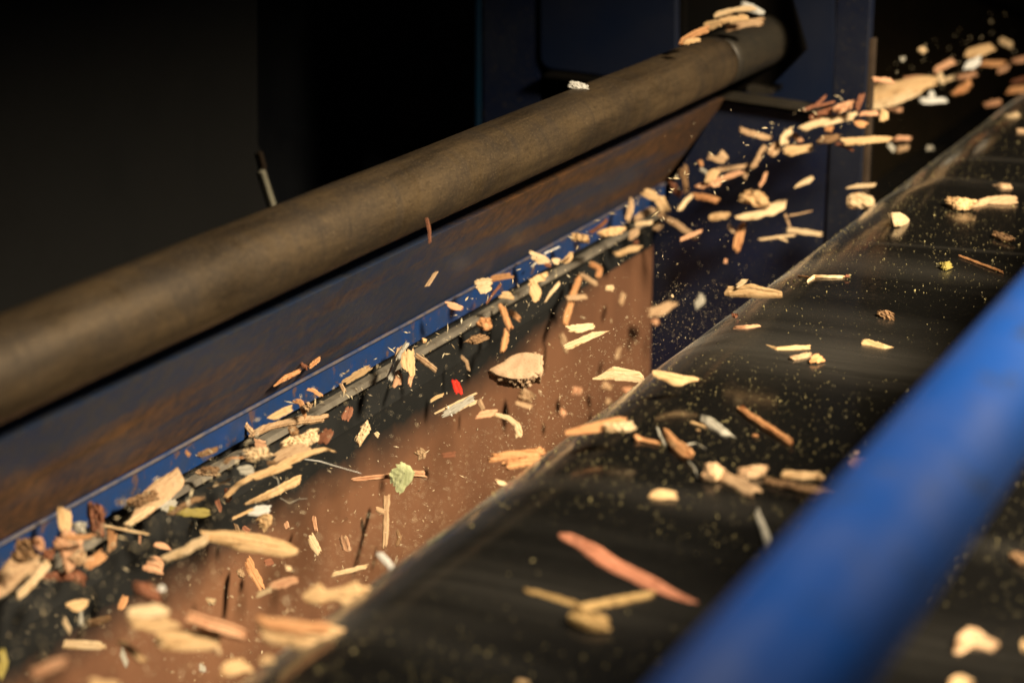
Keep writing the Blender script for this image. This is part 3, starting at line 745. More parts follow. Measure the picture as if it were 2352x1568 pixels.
('fibre','fine white thread trailing right from the twig bundle','w','r','E',.535,[[(1180,1135,6),(1300,1150,8),(1450,1195,6),(1645,1250,4)]]),
('fibre','curled grey thread under the middle of the twig bundle','g','r','E',.54,[[(900,1265,6),(960,1290,7),(972,1350,7),(910,1402,5)]]),
('fibre','grey thread hanging in a loop right of the lower yellow stick','g','r','E',.54,[[(980,1450,6),(1060,1495,8),(1130,1460,7),(1205,1455,4)]]),
# --- centre
('particle_board','largest sharp piece, a half-round tan disc with a crumbly rim at the centre','t','b','F',.46,[]),
(B_,'dark porous bark piece up left of the half-round tan disc','d','k','F',.50,[[(655,187,18),(730,165,72),(848,132,50)]]),
(X_,'small yellow crumb just above the grey lip, left of the porous bark','y','k','F',.57,[[(308,165,42),(350,172,44)]]),
(S_,'long grey stick leaning on the lip behind the yellow block','g','r','H',.585,[[(390,1158,28),(320,1270,42),(240,1480,46)]]),
(S_,'brown stick leaning left of the long grey one on the lip','t','r','H',.588,[[(330,1190,28),(290,1330,58),(228,1472,36)]]),
(W,'bright yellow grained block standing in front of the leaning sticks','y','f','H',.575,[[(388,1215,56),(382,1330,118),(396,1432,70)]]),
(W,'pinkish chip under the bright yellow grained block','s','f','H',.58,[[(335,1400,76),(290,1530,70)]]),
(X_,'narrow brown peg right under the yellow grained block','s','r','H',.59,[[(440,1350,42),(398,1520,30)]]),
(S_,'tan tapered stick lying below the lip right of the yellow block','t','r','F',.59,[[(255,285,40),(340,345,52),(432,412,36)]]),
(X_,'curved tan sliver on the painted lip shadow above the red flake','t','r','F',wall,[[(625,290,30),(672,340,34),(695,415,26)]]),
('plastic_flake','bright red flake, the only red piece in the stream','R','f','F',.585,[[(572,485,44),(600,545,62),(622,610,30)]]),
(X_,'small yellow sliver above the striped straw bundle','y','f','F',.52,[[(378,660,24),(430,632,32),(490,605,20)]]),
('straw','striped cream straw bundle with a grey hollow below the red flake','p','r','F',.52,[[(410,765,14),(580,680,22),(760,593,18)],[(560,758,14),(660,700,40),(765,662,24)]],[('hollow','g','f',[(470,770,46),(560,735,62),(740,628,56)]),('band','w','r',[(520,700,14),(555,785,16)])]),
(W,'bent two-tone piece, salmon at left and frayed cream at right','p','f','F',.452,[[(885,762,34),(1010,798,42),(1085,855,62),(1108,920,52),(1098,966,56)]],[('salmon_end','s','f',[(748,785,24),(830,765,62),(925,752,42)])]),
(W,'cream chip with deep grain lines above the frayed cream splinter','p','f','F',.50,[[(1490,72,40),(1600,68,70),(1725,48,56)]]),
(S_,'frayed cream splinter tapering to a point at upper right','p','f','F',.49,[[(1468,232,46),(1560,190,58),(1700,122,52),(1838,92,8)]]),
(W,'flat cream chip with a pointed left end over the brown plate by the belt edge','p','f','G',.43,[[(-58,497,-55,508),(0,474,8,512),(60,432,70,512),(100,405,110,515),(160,420,170,520),(250,438,240,525),(300,446,300,538),(332,488,324,534)]]),
(B_,'blurred pale round chip under the half-round tan disc','t','k','F',wall,[[(1095,590,80),(1160,608,112),(1225,650,70)]]),
(X_,'blurred tan streak under the pale round chip','t','f','F',wall,[[(1072,672,38),(1212,712,40)]]),
(X_,'blurred pink round crumb over the brown plate, leftmost of four near the belt','s','k','F',wall,[[(1530,575,76),(1622,580,72)]]),
(X_,'blurred tan round crumb directly under the flat cream chip','t','k','F',wall,[[(1775,528,70),(1868,556,70)]]),
(X_,'blurred pink crumb touching the belt edge under the flat cream chip','s','k','F',wall,[[(1950,580,60),(2040,572,60)]]),
(X_,'blurred tan crumb, lowest of four near the belt edge','t','k','F',wall,[[(1812,655,54),(1850,678,52)]]),
(X_,'blurred brown crumb left of the lowest tan one near the belt','s','k','F',wall,[[(1438,730,46),(1482,782,46)]]),
(X_,'blurred tan sliver hanging right of the striped straw bundle','t','r','F',wall,[[(770,650,42),(812,735,36)]]),
(T,'orange-brown twig in two joints hanging under the lip near the centre','o','r','H',.585,[[(1150,850,46),(1190,960,58),(1240,1060,42)],[(1200,1060,56),(1170,1245,58)]]),
(B_,'blurred orange round lump under the lip left of the jointed twig','o','k','H',.59,[[(960,990,60),(1020,1012,105),(1068,990,70)]]),
(X_,'blurred orange oval right of the jointed twig','o','f','H',.588,[[(1212,908,46),(1260,936,62),(1312,978,38)]]),
(S_,'long blurred orange stick standing against the painted lip shadow','o','r','H',wall,[[(1802,618,46),(1730,780,62),(1668,1032,50)]]),
(X_,'blurred tan peg crossing the top of the long orange stick','t','r','H',wall,[[(1790,605,44),(1942,692,44)]]),
(X_,'blurred orange elbow above the crossing tan peg','o','r','H',wall,[[(1870,518,42),(1962,562,56),(1940,642,40)]]),
(X_,'blurred tan oval crossing the long orange stick lower down','t','f','H',.588,[[(1680,805,38),(1770,795,48),(1855,785,38)]]),
(X_,'small cream crumb with a brown dot right of centre','p','k','H',.53,[[(2000,722,42),(2075,722,54)]]),
(W,'cream square chip over the blue edge with a ragged rim','p','f','H',.575,[[(940,702,110),(1010,700,142),(1080,692,118)]]),
(X_,'brown strip behind the cream square chip on the blue edge','o','f','H',.59,[[(1060,645,36),(1180,626,58),(1252,618,46)]]),
(S_,'thin red-brown stick leaning under the cream square chip','r','r','H',.58,[[(1030,845,20),(1155,680,24)]]),
(W,'small pale yellow chip on the grey lip right of the square chip','y','f','H',.58,[[(1138,775,40),(1200,778,62),(1262,798,36)]]),
(W,'folded cream piece with two faces standing on the lip','y','f','H',.57,[[(1370,692,60),(1440,645,66),(1535,620,66)],[(1395,680,90),(1435,750,116),(1465,815,60)]]),
(S_,'thin cream stick right of the folded piece','p','r','H',.56,[[(1506,842,10),(1560,758,32),(1632,668,34)]]),
(W,'small pink rectangle over the blue edge near centre','s','f','H',.575,[[(698,848,50),(775,865,60),(842,892,52)]]),
(S_,'small tan sliver flying high above the blue edge','t','f','H',.52,[[(540,712,18),(580,650,38),(630,580,12)]]),
(S_,'thin dark red splinter hanging in front of the steel pipe','r','r','H',.50,[[(540,142,24),(565,245,32),(572,358,12)]]),
(W,'cream chip and round nub over the blue edge at upper middle','p','f','H',.575,[[(1380,440,40),(1460,475,84),(1562,497,72)],[(1568,500,52),(1632,500,54)]],[('brown_underside','r','k',[(1505,530,32),(1560,532,34)])]),
('straw','two faint white straws beside the cream chip with a round nub','w','r','H',.588,[[(1500,440,16),(1632,380,10)],[(1395,545,12),(1450,505,12)]]),
(W,'small leaf-shaped cream and brown chip on the lip at upper middle','y','f','H',.575,[[(1648,515,42),(1700,480,52),(1738,428,18)]],[('brown_side','d','f',[(1668,500,14),(1712,470,26)])]),
(W,'small yellow oval chip over the blue edge at upper middle','y','k','H',.575,[[(1725,300,60),(1800,310,82),(1875,325,52)]]),
(X_,'blurred tan upright peg behind the grained cream chip','t','r','F',wall,[[(1438,100,56),(1502,262,46)]]),
(X_,'blurred pale upright sliver on the brown plate below the frayed splinter','t','r','F',wall,[[(1920,218,40),(1898,325,42)]]),
# --- belt, centre right
(W,'long orange chip with a ragged right end poised on the belt edge','o','f','F',.358,[[(1480,903,1484,938),(1530,888,1545,936),(1600,868,1640,932),(1700,838,1720,922),(1800,812,1810,915),(1900,788,1900,905),(1985,792,1965,880)]],[('frayed_end','p','k',[(1790,880,60),(1900,880,86),(2000,870,80),(2055,855,44)])]),
(W,'yellow chip with a dark underside tipping over the belt edge','y','f','G',.350,[[(396,437,398,478),(450,440,440,502),(520,455,500,525),(600,472,555,558),(640,478,605,562),(700,485,670,530),(747,498,740,520)]]),
(W,'small level pink chip mirrored in the belt below the large cream one','s','f','G',belt,[[(1000,122,24),(1100,117,36),(1208,100,26)]]),
(B_,'tiny curled brown knot on the curve of the belt','r','k','G',belt,[[(990,20,34),(1036,32,38)]]),
(W,'long curved cream chip on the belt above a two-tone one','y','f','G',belt,[[(1208,235,10),(1330,280,36),(1450,275,46),(1590,268,46)]]),
(W,'two-tone chip on the belt, tan at left and rust orange at right','t','k','G',belt,[[(1435,352,40),(1510,335,50),(1602,320,40)]],[('orange_end','o','f',[(1580,355,50),(1640,350,70),(1690,342,30)])]),
(W,'pointed yellow chip with a hair-thin tip on the belt near the rail','y','f','L',belt,[[(605,1432,40),(680,1437,62),(780,1465,50),(884,1475,5)]]),
(S_,'long straight orange stick slanting down right on the belt','o','r','G',belt,[[(1050,712,42),(1130,780,60),(1300,890,64),(1458,992,58)]]),
(W,'grey-white wedge pointing down right on the belt','g','f','G',belt,[[(750,800,40),(830,830,72),(920,890,62),(1018,946,6)]]),
(S_,'thin yellow splinter left of the grey-white wedge','y','r','G',belt,[[(680,825,22),(800,865,22)]]),
(W,'orange elongated chip on the belt with a brown hollow','o','f','G',belt,[[(478,895,34),(560,985,82),(640,1055,100),(692,1105,40)]],[('brown_hollow','d','f',[(520,960,24),(570,1030,34)])]),
('fibre','grey-white fluff between the orange twig and chip on the belt','g','k','G',belt,[[(428,865,14),(455,930,22),(495,1010,10)]]),
('fibre','faint grey thread right of the orange elongated chip on the belt','g','r','G',belt,[[(650,998,6),(720,985,10),(800,1030,5)]]),
('fibre','thin grey root between the orange chip and the rust-brown knot','g','r','G',belt,[[(655,1110,8),(710,1170,12),(740,1250,8)]]),
(X_,'orange crumb pair under the long straight orange stick','o','k','G',belt,[[(1150,925,24),(1192,938,24)]]),
(X_,'yellow crumb pair left of the grey-white wedge','y','k','G',belt,[[(730,880,22),(752,898,22)]]),
# --- upper middle stream
(B_,'knotty round lump with brown hollows above the long ragged chip','y','k','I',.53,[[(1480,350,85),(1560,372,152),(1650,380,132),(1715,388,60)]]),
(W,'long pale chip with a ragged upper end below the knotty lump','p','f','I',.52,[[(1428,524,1440,545),(1500,500,1500,555),(1580,488,1600,552),(1660,468,1680,520),(1720,428,1740,522),(1780,395,1800,485),(1852,385,1838,465)]]),
(W,'small yellow chip with a dark base left of the long ragged chip','y','k','I',.53,[[(1220,545,28),(1300,520,66),(1385,515,58)]]),
(S_,'blurred orange stick hanging under the long ragged chip','o','r','I',.58,[[(1430,812,58),(1460,700,76),(1500,575,66)]]),
(X_,'blurred tan bit left of the hanging orange stick','t','f','I',.58,[[(1370,600,44),(1430,652,44)]]),
(S_,'small salmon stick crossing the end of the grey one','s','f','I',.50,[[(978,718,34),(1080,676,38),(1168,638,16)]]),
(S_,'long blurred grey-tan stick slanting down from the upper cluster','t','r','I',.585,[[(800,500,42),(950,590,54),(1122,715,56)]]),
(W,'pale rounded chip at the left top of the upper cluster','y','f','I',.575,[[(675,320,60),(740,352,84),(795,382,50)]]),
(W,'pale upright oval chip in the upper cluster','y','f','I',.57,[[(800,358,56),(832,420,102),(872,500,40)]]),
(S_,'narrow pale chip pointing up right in the upper cluster','p','f','I',.56,[[(968,482,18),(1030,400,42),(1085,350,34)]]),
(S_,'tan stick standing at the left of the upper cluster','t','r','I',.58,[[(590,380,42),(570,470,62),(540,570,50)]]),
(W,'dim tan chip behind the middle of the upper cluster','t','f','I',.588,[[(600,555,50),(690,500,64),(780,458,58)]]),
(S_,'short level cream stick in the upper cluster','p','r','I',.565,[[(612,592,30),(690,585,42),(760,575,28)]]),
(W,'blurred tan chip low in the upper cluster','t','f','I',.585,[[(560,702,56),(600,670,72),(655,630,50)]]),
(X_,'blurred tan nub at the right foot of the upper cluster','t','k','I',.585,[[(770,640,56),(830,592,58)]]),
(W,'blurred level yellow stick under the upper cluster','y','r','I',.585,[[(445,842,32),(560,800,56),(672,783,44)]]),
(W,'crumbly yellow chip at the near end of the grey lip','y','k','I',.57,[[(315,680,48),(400,652,72),(532,640,56)]]),
(X_,'small red-brown crumb below the upper cluster','r','k','I',.585,[[(600,750,36),(640,730,36)]]),
(B_,'upright pear-shaped brown leaf on a stem above the upper cluster','d','f','I',.575,[[(1002,108,36),(1008,180,96),(1022,222,52),(1032,345,30)]]),
(B_,'rust-coloured fibre tuft left of the pear-shaped leaf','r','k','I',.58,[[(905,228,38),(942,310,62),(995,362,40)]]),
(W,'rust-orange stick pointing right from the upper cluster','o','k','I',.56,[[(1085,362,50),(1200,375,62),(1308,402,54)]]),
(W,'blurred tan wedge over the navy panel right of the brown plate','t','f','I',.58,[[(718,1318,76),(820,1290,92),(942,1220,28)]],[('pink_end','s','k',[(770,1360,66),(800,1412,60)])]),
(X_,'blurred grey flake over the navy panel right of the tan wedge','g','f','I',.56,[[(1100,1262,38),(1150,1220,72),(1166,1162,28)]]),
(X_,'blurred tan peg at the top right corner of the brown plate','t','r','I',wall,[[(490,1248,52),(522,1148,54)]]),
(W,'large cream chip with cracks and a raised flap crossing the belt edge','y','f','I',.345,[[(1340,1148,1345,1172),(1372,1095,1390,1185),(1440,1095,1450,1188),(1560,1075,1560,1192),(1650,1098,1650,1195),(1740,1118,1740,1196),(1812,1138,1815,1188)]],[('flap','p','f',[(1440,1105,30),(1490,1062,50),(1538,1046,12)])]),
(X_,'small pink round crumb in the dark above the large cream chip','s','k','I',.50,[[(1338,890,38),(1368,892,38)]]),
(X_,'tiny bright dot left of the large cream chip','p','k','I',.45,[[(908,1178,24),(930,1178,24)]]),
(T,'small dark red twig over the blue edge below the upper cluster','r','r','I',.58,[[(235,665,18),(330,608,38),(388,548,28)]]),
# --- upper right stream
(S_,'blurred blunt tan stick pointing up left from the far stream','t','r','J',.50,[[(562,665,52),(700,710,68),(872,757,64)]]),
(S_,'blurred tan stick standing diagonally in the far stream','t','r','J',.51,[[(690,1040,56),(750,930,64),(818,812,56)]]),
(B_,'blurred tan knot joining two sticks in the far stream','t','k','J',.50,[[(850,912,80),(900,850,104),(962,790,60)]]),
(W,'blurred pale chip right of the tan knot in the far stream','p','f','J',.50,[[(1000,822,48),(1000,742,92),(1075,668,60)]]),
(X_,'blurred pink nub right of the pale chip in the far stream','s','k','J',.50,[[(1080,700,56),(1165,785,54)]]),
(W,'blurred yellow wavy chip below the pink nub','y','f','J',.48,[[(985,882,60),(1060,870,102),(1180,850,84),(1290,835,52)]]),
(W,'blurred tan pointed chip at the left end of the far stream','t','f','J',.53,[[(258,920,30),(340,950,62),(455,962,72)]]),
(W,'blurred tan rounded chip above the tan pointed one','t','f','J',.535,[[(380,880,72),(432,955,84)]]),
(X_,'blurred orange peg at the far left of the far stream','o','r','J',.54,[[(180,960,42),(212,1022,42)]]),
(X_,'blurred grey-white tuft under the orange peg','g','k','J',.535,[[(188,1042,46),(262,1082,50)]]),
(W,'blurred yellow broad chip at the left of the far stream','y','f','J',.52,[[(262,1182,50),(300,1102,104),(352,1040,72)]]),
(S_,'blurred grey-tan stick running level in the far stream','t','r','J',.525,[[(350,1052,32),(500,1035,48),(682,1003,38)]]),
(S_,'blurred long pink stick under the level grey-tan one','s','r','J',.515,[[(148,1225,42),(300,1180,62),(450,1120,54),(605,1062,46)]]),
(X_,'blurred tan nub at the right end of the long pink stick','t','k','J',.515,[[(608,1140,52),(642,1050,50)]]),
(X_,'blurred pink bit hanging under the long pink stick','s','f','J',.515,[[(298,1202,48),(392,1182,48)]]),
(T,'small pink knobbly twig alone below the far stream','s','k','J',.50,[[(755,1212,28),(798,1150,36),(824,1070,22)]]),
(W,'slim pale green-yellow flake alone in front of the navy panel','p','f','J',.48,[[(1088,1222,1098,1226),(1120,1185,1150,1208),(1200,1132,1240,1178),(1262,1106,1282,1135)]]),
(W,'long pale blurred chip in the middle of the far stream','p','f','J',.48,[[(1145,667,52),(1300,608,84),(1500,565,92),(1692,528,46)]]),
(X_,'blurred red-brown chip above the left part of the long pale chip','r','k','J',.485,[[(1228,562,60),(1335,538,70)]]),
(B_,'blurred red-brown stick above the middle of the long pale chip','r','k','J',.485,[[(1300,522,56),(1462,480,60)]]),
(W,'blurred pink chip resting behind the long pale chip','s','k','J',.48,[[(1468,492,60),(1570,450,94),(1672,418,68)]]),
(B_,'blurred upright red-brown piece left of the big pale slab','r','k','J',.475,[[(1688,482,58),(1742,318,56)]]),
(W,'big pale blurred slab, widest chip of the far stream','y','f','K',.46,[[(423,770,430,800),(468,700,470,832),(560,663,560,852),(700,638,700,842),(850,608,860,782),(900,598,950,752),(1000,588,1000,718),(1112,600,1106,682)]]),
(W,'blurred cream strip along the underside of the big pale slab','p','k','K',.46,[[(370,892,48),(520,870,84),(700,828,84),(952,740,48)]]),
(X_,'blurred pink bar above the left end of the big pale slab','s','r','K',.48,[[(470,622,58),(685,640,58)]]),
(X_,'blurred pink bar behind the top of the big pale slab','s','r','K',.475,[[(780,622,58),(1005,602,50)]]),
(X_,'blurred pink bar below the cream strip','s','r','K',.465,[[(348,960,48),(535,952,48)]]),
(X_,'blurred pink bar right of the pear-shaped yellow drop','s','r','K',.465,[[(615,925,44),(768,925,44)]]),
(W,'blurred pear-shaped yellow drop below the big pale slab','y','f','K',.46,[[(592,918,38),(585,1035,94)]]),
(W,'blurred orange oval below the long pale chip over the seam','o','f','K',.46,[[(285,1035,30),(350,1055,78),(425,1075,50)]]),
(X_,'blurred orange square nub left of the seam','o','k','K',.465,[[(5,1102,58),(92,1110,60)]]),
(S_,'long sharp-edged yellow stick crossing the rusty post edge','y','f','K',.45,[[(170,1232,48),(350,1225,88),(600,1205,64),(662,1215,48)]]),
(T,'thin red-brown curved twig under the long yellow stick','r','r','K',.455,[[(115,1252,24),(210,1275,38),(292,1322,34)]]),
(X_,'small pink tip at the right end of the long yellow stick','s','r','K',.45,[[(690,1202,52),(855,1195,42)]]),
(X_,'small grey flake below the end of the long yellow stick','g','f','K',.455,[[(630,1252,50),(692,1322,48)]]),
(X_,'small tan oval right of the grey flake','t','k','K',.45,[[(710,1312,68),(835,1290,66)]]),
(B_,'dim dark bark crossing the seam left of the long yellow stick','d','k','J',.50,[[(1315,767,56),(1430,758,78),(1530,735,50)]]),
(W,'blurred yellow oblong at the top right','y','f','K',.42,[[(1368,400,46),(1500,352,112),(1662,300,86)]]),
(W,'blurred white wedge under the yellow oblong','w','f','K',.42,[[(1362,538,24),(1430,480,92),(1545,420,60)]]),
(S_,'blurred orange splinter right of the white wedge','o','f','K',.425,[[(1530,462,58),(1640,465,68),(1782,470,26)]]),
(X_,'blurred pink sliver below the orange splinter at top right','s','f','K',.42,[[(1690,552,50),(1822,500,54)]]),
(X_,'blurred cream nub, highest chip at the top right','p','k','K',.42,[[(1715,235,72),(1780,260,84),(1852,292,42)]]),
(X_,'blurred cream oval alone above the far stream','p','k','K',.43,[[(938,310,72),(1002,362,66)]]),
(X_,'dim grey round speck left of the cream oval','g','k','K',.44,[[(742,430,54),(798,425,54)]]),
(X_,'blurred pink chip pointing right above the far stream','s','f','K',.445,[[(1070,545,40),(1170,490,62),(1282,442,70)]]),
(X_,'blurred cream upright chip right of the big pale slab','p','f','K',.44,[[(1128,555,50),(1168,672,60)]]),
(X_,'blurred cream level chip joined to the upright cream one','p','f','K',.44,[[(1178,632,58),(1305,590,58)]]),
(X_,'blurred pink level chip right of the level cream one','s','k','K',.435,[[(1300,607,50),(1400,590,62),(1502,565,74)]]),
(B_,'blurred orange crumbly chip at the right of the far stream','o','k','K',.43,[[(1262,782,58),(1350,720,84),(1452,672,112)]]),
('film_scrap','blurred white fin-shaped flake below the far stream','w','f','K',.44,[[(928,830,38),(1070,835,62),(1212,820,38)],[(1045,735,38),(1062,800,72)]]),
(X_,'blurred salmon oval near the far belt edge','s','k','K',.42,[[(1568,880,58),(1650,860,64),(1748,845,48)]]),
(W,'blurred orange chip cut by the right edge just above the belt','o','f','K',.41,[[(1785,737,48),(1880,720,74),(2000,718,60)]]),
(X_,'blurred red-brown bit cut by the right edge above the orange chip','r','k','K',.415,[[(1828,662,48),(1990,610,50)]]),
(X_,'blurred pink chip cut by the right edge near the top','s','k','K',.415,[[(1845,452,56),(2000,420,62)]]),
(W,'blurred white chip on the far belt near the right edge','p','f','K',belt,[[(1765,990,46),(1922,963,52)]]),
(W,'blurred tan chip on the far belt cut by the right edge','t','f','K',belt,[[(1885,1125,50),(2000,1130,50)]]),
(X_,'dim grey crumb alone over the dark, right of the small tan oval','g','k','K',.44,[[(1000,1300,52),(1072,1292,50)]]),
(T,'dim red twig cluster over the seam above the far stream','r','r','J',.50,[[(1178,482,28),(1300,435,34),(1402,340,22)],[(1260,455,22),(1480,400,26)]]),
# --- right, mid
(S_,'thin level pink-cream splinter above the ridged chunk by the rusty edge','p','f','L',.43,[[(482,222,10),(580,205,36),(722,195,30)]]),
(W,'ridged cream chunk in front of the rusty post edge','p','k','L',.425,[[(497,290,493,362),(530,262,530,382),(628,252,630,385),(640,272,645,385),(690,280,690,378),(708,310,706,345)]]),
(S_,'thin tan splinter right of the long ragged chip','t','r','L',.48,[[(38,436,14),(130,420,11),(222,398,8)]]),
(S_,'short tan splinter hanging below the thin one','t','r','L',.48,[[(5,420,22),(28,475,24),(46,530,10)]]),
(W,'level cream chip below the short tan splinter','p','f','L',.47,[[(18,550,18),(120,556,42),(302,587,38)]]),
('straw','crossed pink-cream splinters left of the level cream chip','p','r','I',.48,[[(1622,717,20),(1760,697,24),(1922,678,12)],[(1770,695,14),(1862,728,20)]]),
(W,'thick cream block casting a mirror image on the belt','p','b','L',belt,[[(818,426,850,512),(855,422,868,522),(920,418,905,518),(962,442,950,502),(984,466,976,486)]]),
(W,'bone-shaped tan chip with a crumbly left end on the far belt','t','f','L',belt,[[(1480,350,50),(1600,317,62),(1750,310,84),(1838,320,28)]],[('crumbly_end','y','k',[(1265,318,46),(1370,340,92),(1500,352,60)])]),
(W,'small brown chip above the bone-shaped one on the belt','t','k','L',belt,[[(1630,196,14),(1710,205,48),(1788,210,38)]]),
(B_,'dark brown bark chunk below the bone-shaped chip on the belt','d','k','L',belt,[[(1635,582,50),(1720,605,66),(1802,630,52)]]),
(T,'straight thin red-brown twig on the belt','o','r','L',belt,[[(1368,748,22),(1520,806,22),(1722,882,26)]]),
(X_,'small greenish knobbly crumb left of the thin red-brown twig','v','k','L',belt,[[(1222,830,34),(1270,835,66),(1318,820,50)]]),
(B_,'brown round bark crumb alone in the middle of the belt','d','k','L',belt,[[(730,1205,38),(800,1215,68),(868,1235,34)]]),
('matchstick','bent cream matchstick with a brown head on the belt','p','r','L',belt,[[(180,950,20),(240,912,26),(350,915,26),(480,915,22)]],[('match_head','r','k',[(478,910,22),(515,908,26)])]),
(S_,'tiny orange sliver left of the bent matchstick','o','r','L',belt,[[(105,909,12),(206,920,15)]]),
]
for e in T_:
    nm, lab, col, kind, crop, mode, strokes = e[:7]; parts = e[7] if len(e) > 7 else ()
    if mode == 'low': mode = .40
    if mode == 'low2': mode = .375
    if not strokes: continue
    chip(nm, CAT[nm], lab, col, kind, crop, mode, strokes, parts)

# --- the half-round disc of pressed board: smooth face, crumbly rim
def disc():
    k = .91875
    out = [(862,405),(880,385),(960,345),(1040,290),(1120,262),(1200,260),(1260,272),(1282,300),(1278,360),(1275,440),(1240,460),(1190,490),(1140,500),(1060,500),(1000,490),(930,470),(880,440)]
    top = [(p[0], p[1] - (26 if i > 9 else 6 if i > 6 else 0)) for i, p in enumerate(out)]
    P = [((x / 3.267 + 960) * k, (y / 3.267 + 800) * k) for x, y in top]
    cx = sum(p[0] for p in P) / len(P); cy = sum(p[1] for p in P) / len(P)
    q = ray(cx, cy); P0 = q * (.46 / q.y); n = (-q.normalized() * .62 + ZZ * .74).normalized()
    def hit(x, y): q = ray(x, y); return q * (P0.dot(n) / q.dot(n))
    ring = []
    for i, p in enumerate(P):
        a = P[i - 1]; b = p; c = P[(i + 1) % len(P)]; d = P[(i + 2) % len(P)]
        for s in range(8):
            t = s / 8
            f = lambda j: .5 * (2 * b[j] + (c[j] - a[j]) * t + (2 * a[j] - 5 * b[j] + 4 * c[j] - d[j]) * t * t + (3 * b[j] - a[j] - 3 * c[j] + d[j]) * t ** 3)
            ring.append((f(0), f(1)))
    V = []; Fc = []; m = len(ring); c0 = hit(cx, cy)
    V.append(c0 + n * .0005)
    for r_ in range(1, 9):
        for x, y in ring:
            v = c0 + (hit(x, y) - c0) * (r_ / 8)
            V.append(v + n * (.0005 * noise.noise(v * 260) - (.0006 if r_ == 8 else 0)))
    for k_ in range(m): Fc.append((0, 1 + k_, 1 + (k_ + 1) % m))
    for r_ in range(7):
        for k_ in range(m):
            a = 1 + r_ * m + k_; b = 1 + r_ * m + (k_ + 1) % m; Fc.append((a, a + m, b + m, b))
    o1 = link('particle_board', V, Fc, MW['board'], None, c0, True, Matrix(((hit(cx + 50, cy) - c0).normalized(), n.cross((hit(cx + 50, cy) - c0).normalized()), n)).transposed())
    V = []; Fc = []; H = 7
    for h in range(H + 1):
        for x, y in ring:
            v = c0 + (hit(x, y) - c0) * (1.0 + (.055 if 0 < h < H else 0) - .06 * (h / H) ** 2)
            jj = .0016 * noise.noise(v * 420 + n * h) + .0014 * noise.noise(v * 900 + n * h * 2)
            V.append(v - n * (.0004 + .0085 * h / H) + (v - c0).normalized() * jj * (1 if h else 0))
    for h in range(H):
        for k_ in range(m):
            a = h * m + k_; b = h * m + (k_ + 1) % m; Fc.append((a, a + m, b + m, b))
    Fc.append(tuple(range(H * m, H * m + m)))
    link('crumbly_rim', V, Fc, MW['board'], o1, c0)
    tag(o1, T_[[e[0] for e in T_].index('particle_board')][1], 'board fragment', 'wood chips flying off the belt')
disc()

# --- chips lodged on the pipe and behind it
def on_pipe(name, cat, label, col, kind, Y, strokes):
    chip(name, cat, label, col, kind, 'Z', Y, strokes, group='chips lodged on the pipe')
on_pipe(W, 'wood chip', 'small white chip lying on top of the steel pipe', 'w', 'k', .537, [[(1306, 193, 12), (1328, 198, 20), (1352, 206, 16)]])
HP = [('y', (1590, 82, 14), (1660, 52, 16), 'lowest yellow straw of the pile on the pipe end'), ('y', (1620, 60, 16), (1720, 40, 18), 'long yellow straw lying across the pile on the pipe end'),
      ('p', (1640, 36, 14), (1735, 18, 12), 'pale straw at the top of the pile on the pipe end'), ('o', (1560, 98, 12), (1630, 66, 18), 'orange straw at the left foot of the pile on the pipe end'),
      ('w', (1700, 12, 20), (1752, 34, 18), 'whitish chip crowning the pile on the pipe end'), ('t', (1665, 66, 18), (1755, 50, 20), 'tan chip right in the pile on the pipe end'),
      ('y', (1570, 102, 14), (1610, 92, 12), 'small yellow crumb left of the pile on the pipe end')]
for i, (c, a, b, lab) in enumerate(HP):
    on_pipe('straw' if 'straw' in lab else W, 'straw' if 'straw' in lab else 'wood chip', lab, c, 'r', .520 - .002 * i, [[a, ((a[0] + b[0]) / 2, (a[1] + b[1]) / 2 - 4, max(a[2], b[2])), b]])
# ------------------------------------------------------------------ sawdust: on the belt, and in the air
def fleck(V, Fc, p, l, w, rnd):
    d = Vector((rnd.gauss(0, 1), rnd.gauss(0, 1), rnd.gauss(0, 1))).normalized()
    e = d.orthogonal().normalized()
    e = (e * math.cos(t_ := rnd.uniform(0, 6.28)) + d.cross(e) * math.sin(t_)); g = d.cross(e)
    b = len(V)
    V += [p + d * l, p - d * l, p + e * w, p - e * w * .8, p + g * w * .7, p - g * w * .7]
    for a, c, f in ((0, 2, 4), (0, 4, 3), (0, 3, 5), (0, 5, 2), (1, 4, 2), (1, 3, 4), (1, 5, 3), (1, 2, 5)): Fc.append((b + a, b + c, b + f))
def dust_obj(name, V, Fc, m, label):
    me = bpy.data.meshes.new(name); me.from_pydata([tuple(v) for v in V], [], Fc); me.update(); me.materials.append(m)
    o = bpy.data.objects.new(name, me); C.objects.link(o); tag(o, label, None, None, 'stuff'); return o
m_d, nt, b = mat('sawdust_grain')
nd = noise_tex(nt, coords(nt), 60, 2, .5)
nt.links.new(ramp(nt, nd, [(.35, (.62, .47, .26)), (.65, (.82, .70, .48))]), b.inputs['Base Color']); b.inputs['Roughness'].default_value = .8
m_b, nt, b = mat('belt_sawdust_grain')
nd = noise_tex(nt, coords(nt), 300, 2, .5)
nt.links.new(ramp(nt, nd, [(.4, (.12, .10, .05)), (.66, (.58, .47, .20))]), b.inputs['Base Color']); b.inputs['Roughness'].default_value = .8
rnd = random.Random(5)
V, Fc = [], []
for i in range(15000):
    x = .35 + 1.9 * rnd.random() ** 1.1; y = rnd.uniform(-.25, .415)
    dens = .35 + .65 * (noise.noise(Vector((x * 7, y * 3, 2))) * .5 + .5) ** 1.0
    if noise.noise(Vector((x * 24, y * 8, 9))) < rnd.uniform(-.9, .5): continue
    z = belt_z(y)
    s = (.00022 + .00022 * rnd.random() ** 3) * (.8 + .3 * x)
    fleck(V, Fc, Vector((x, y, z + s * .6)), s * 1.5, s * .8, rnd)
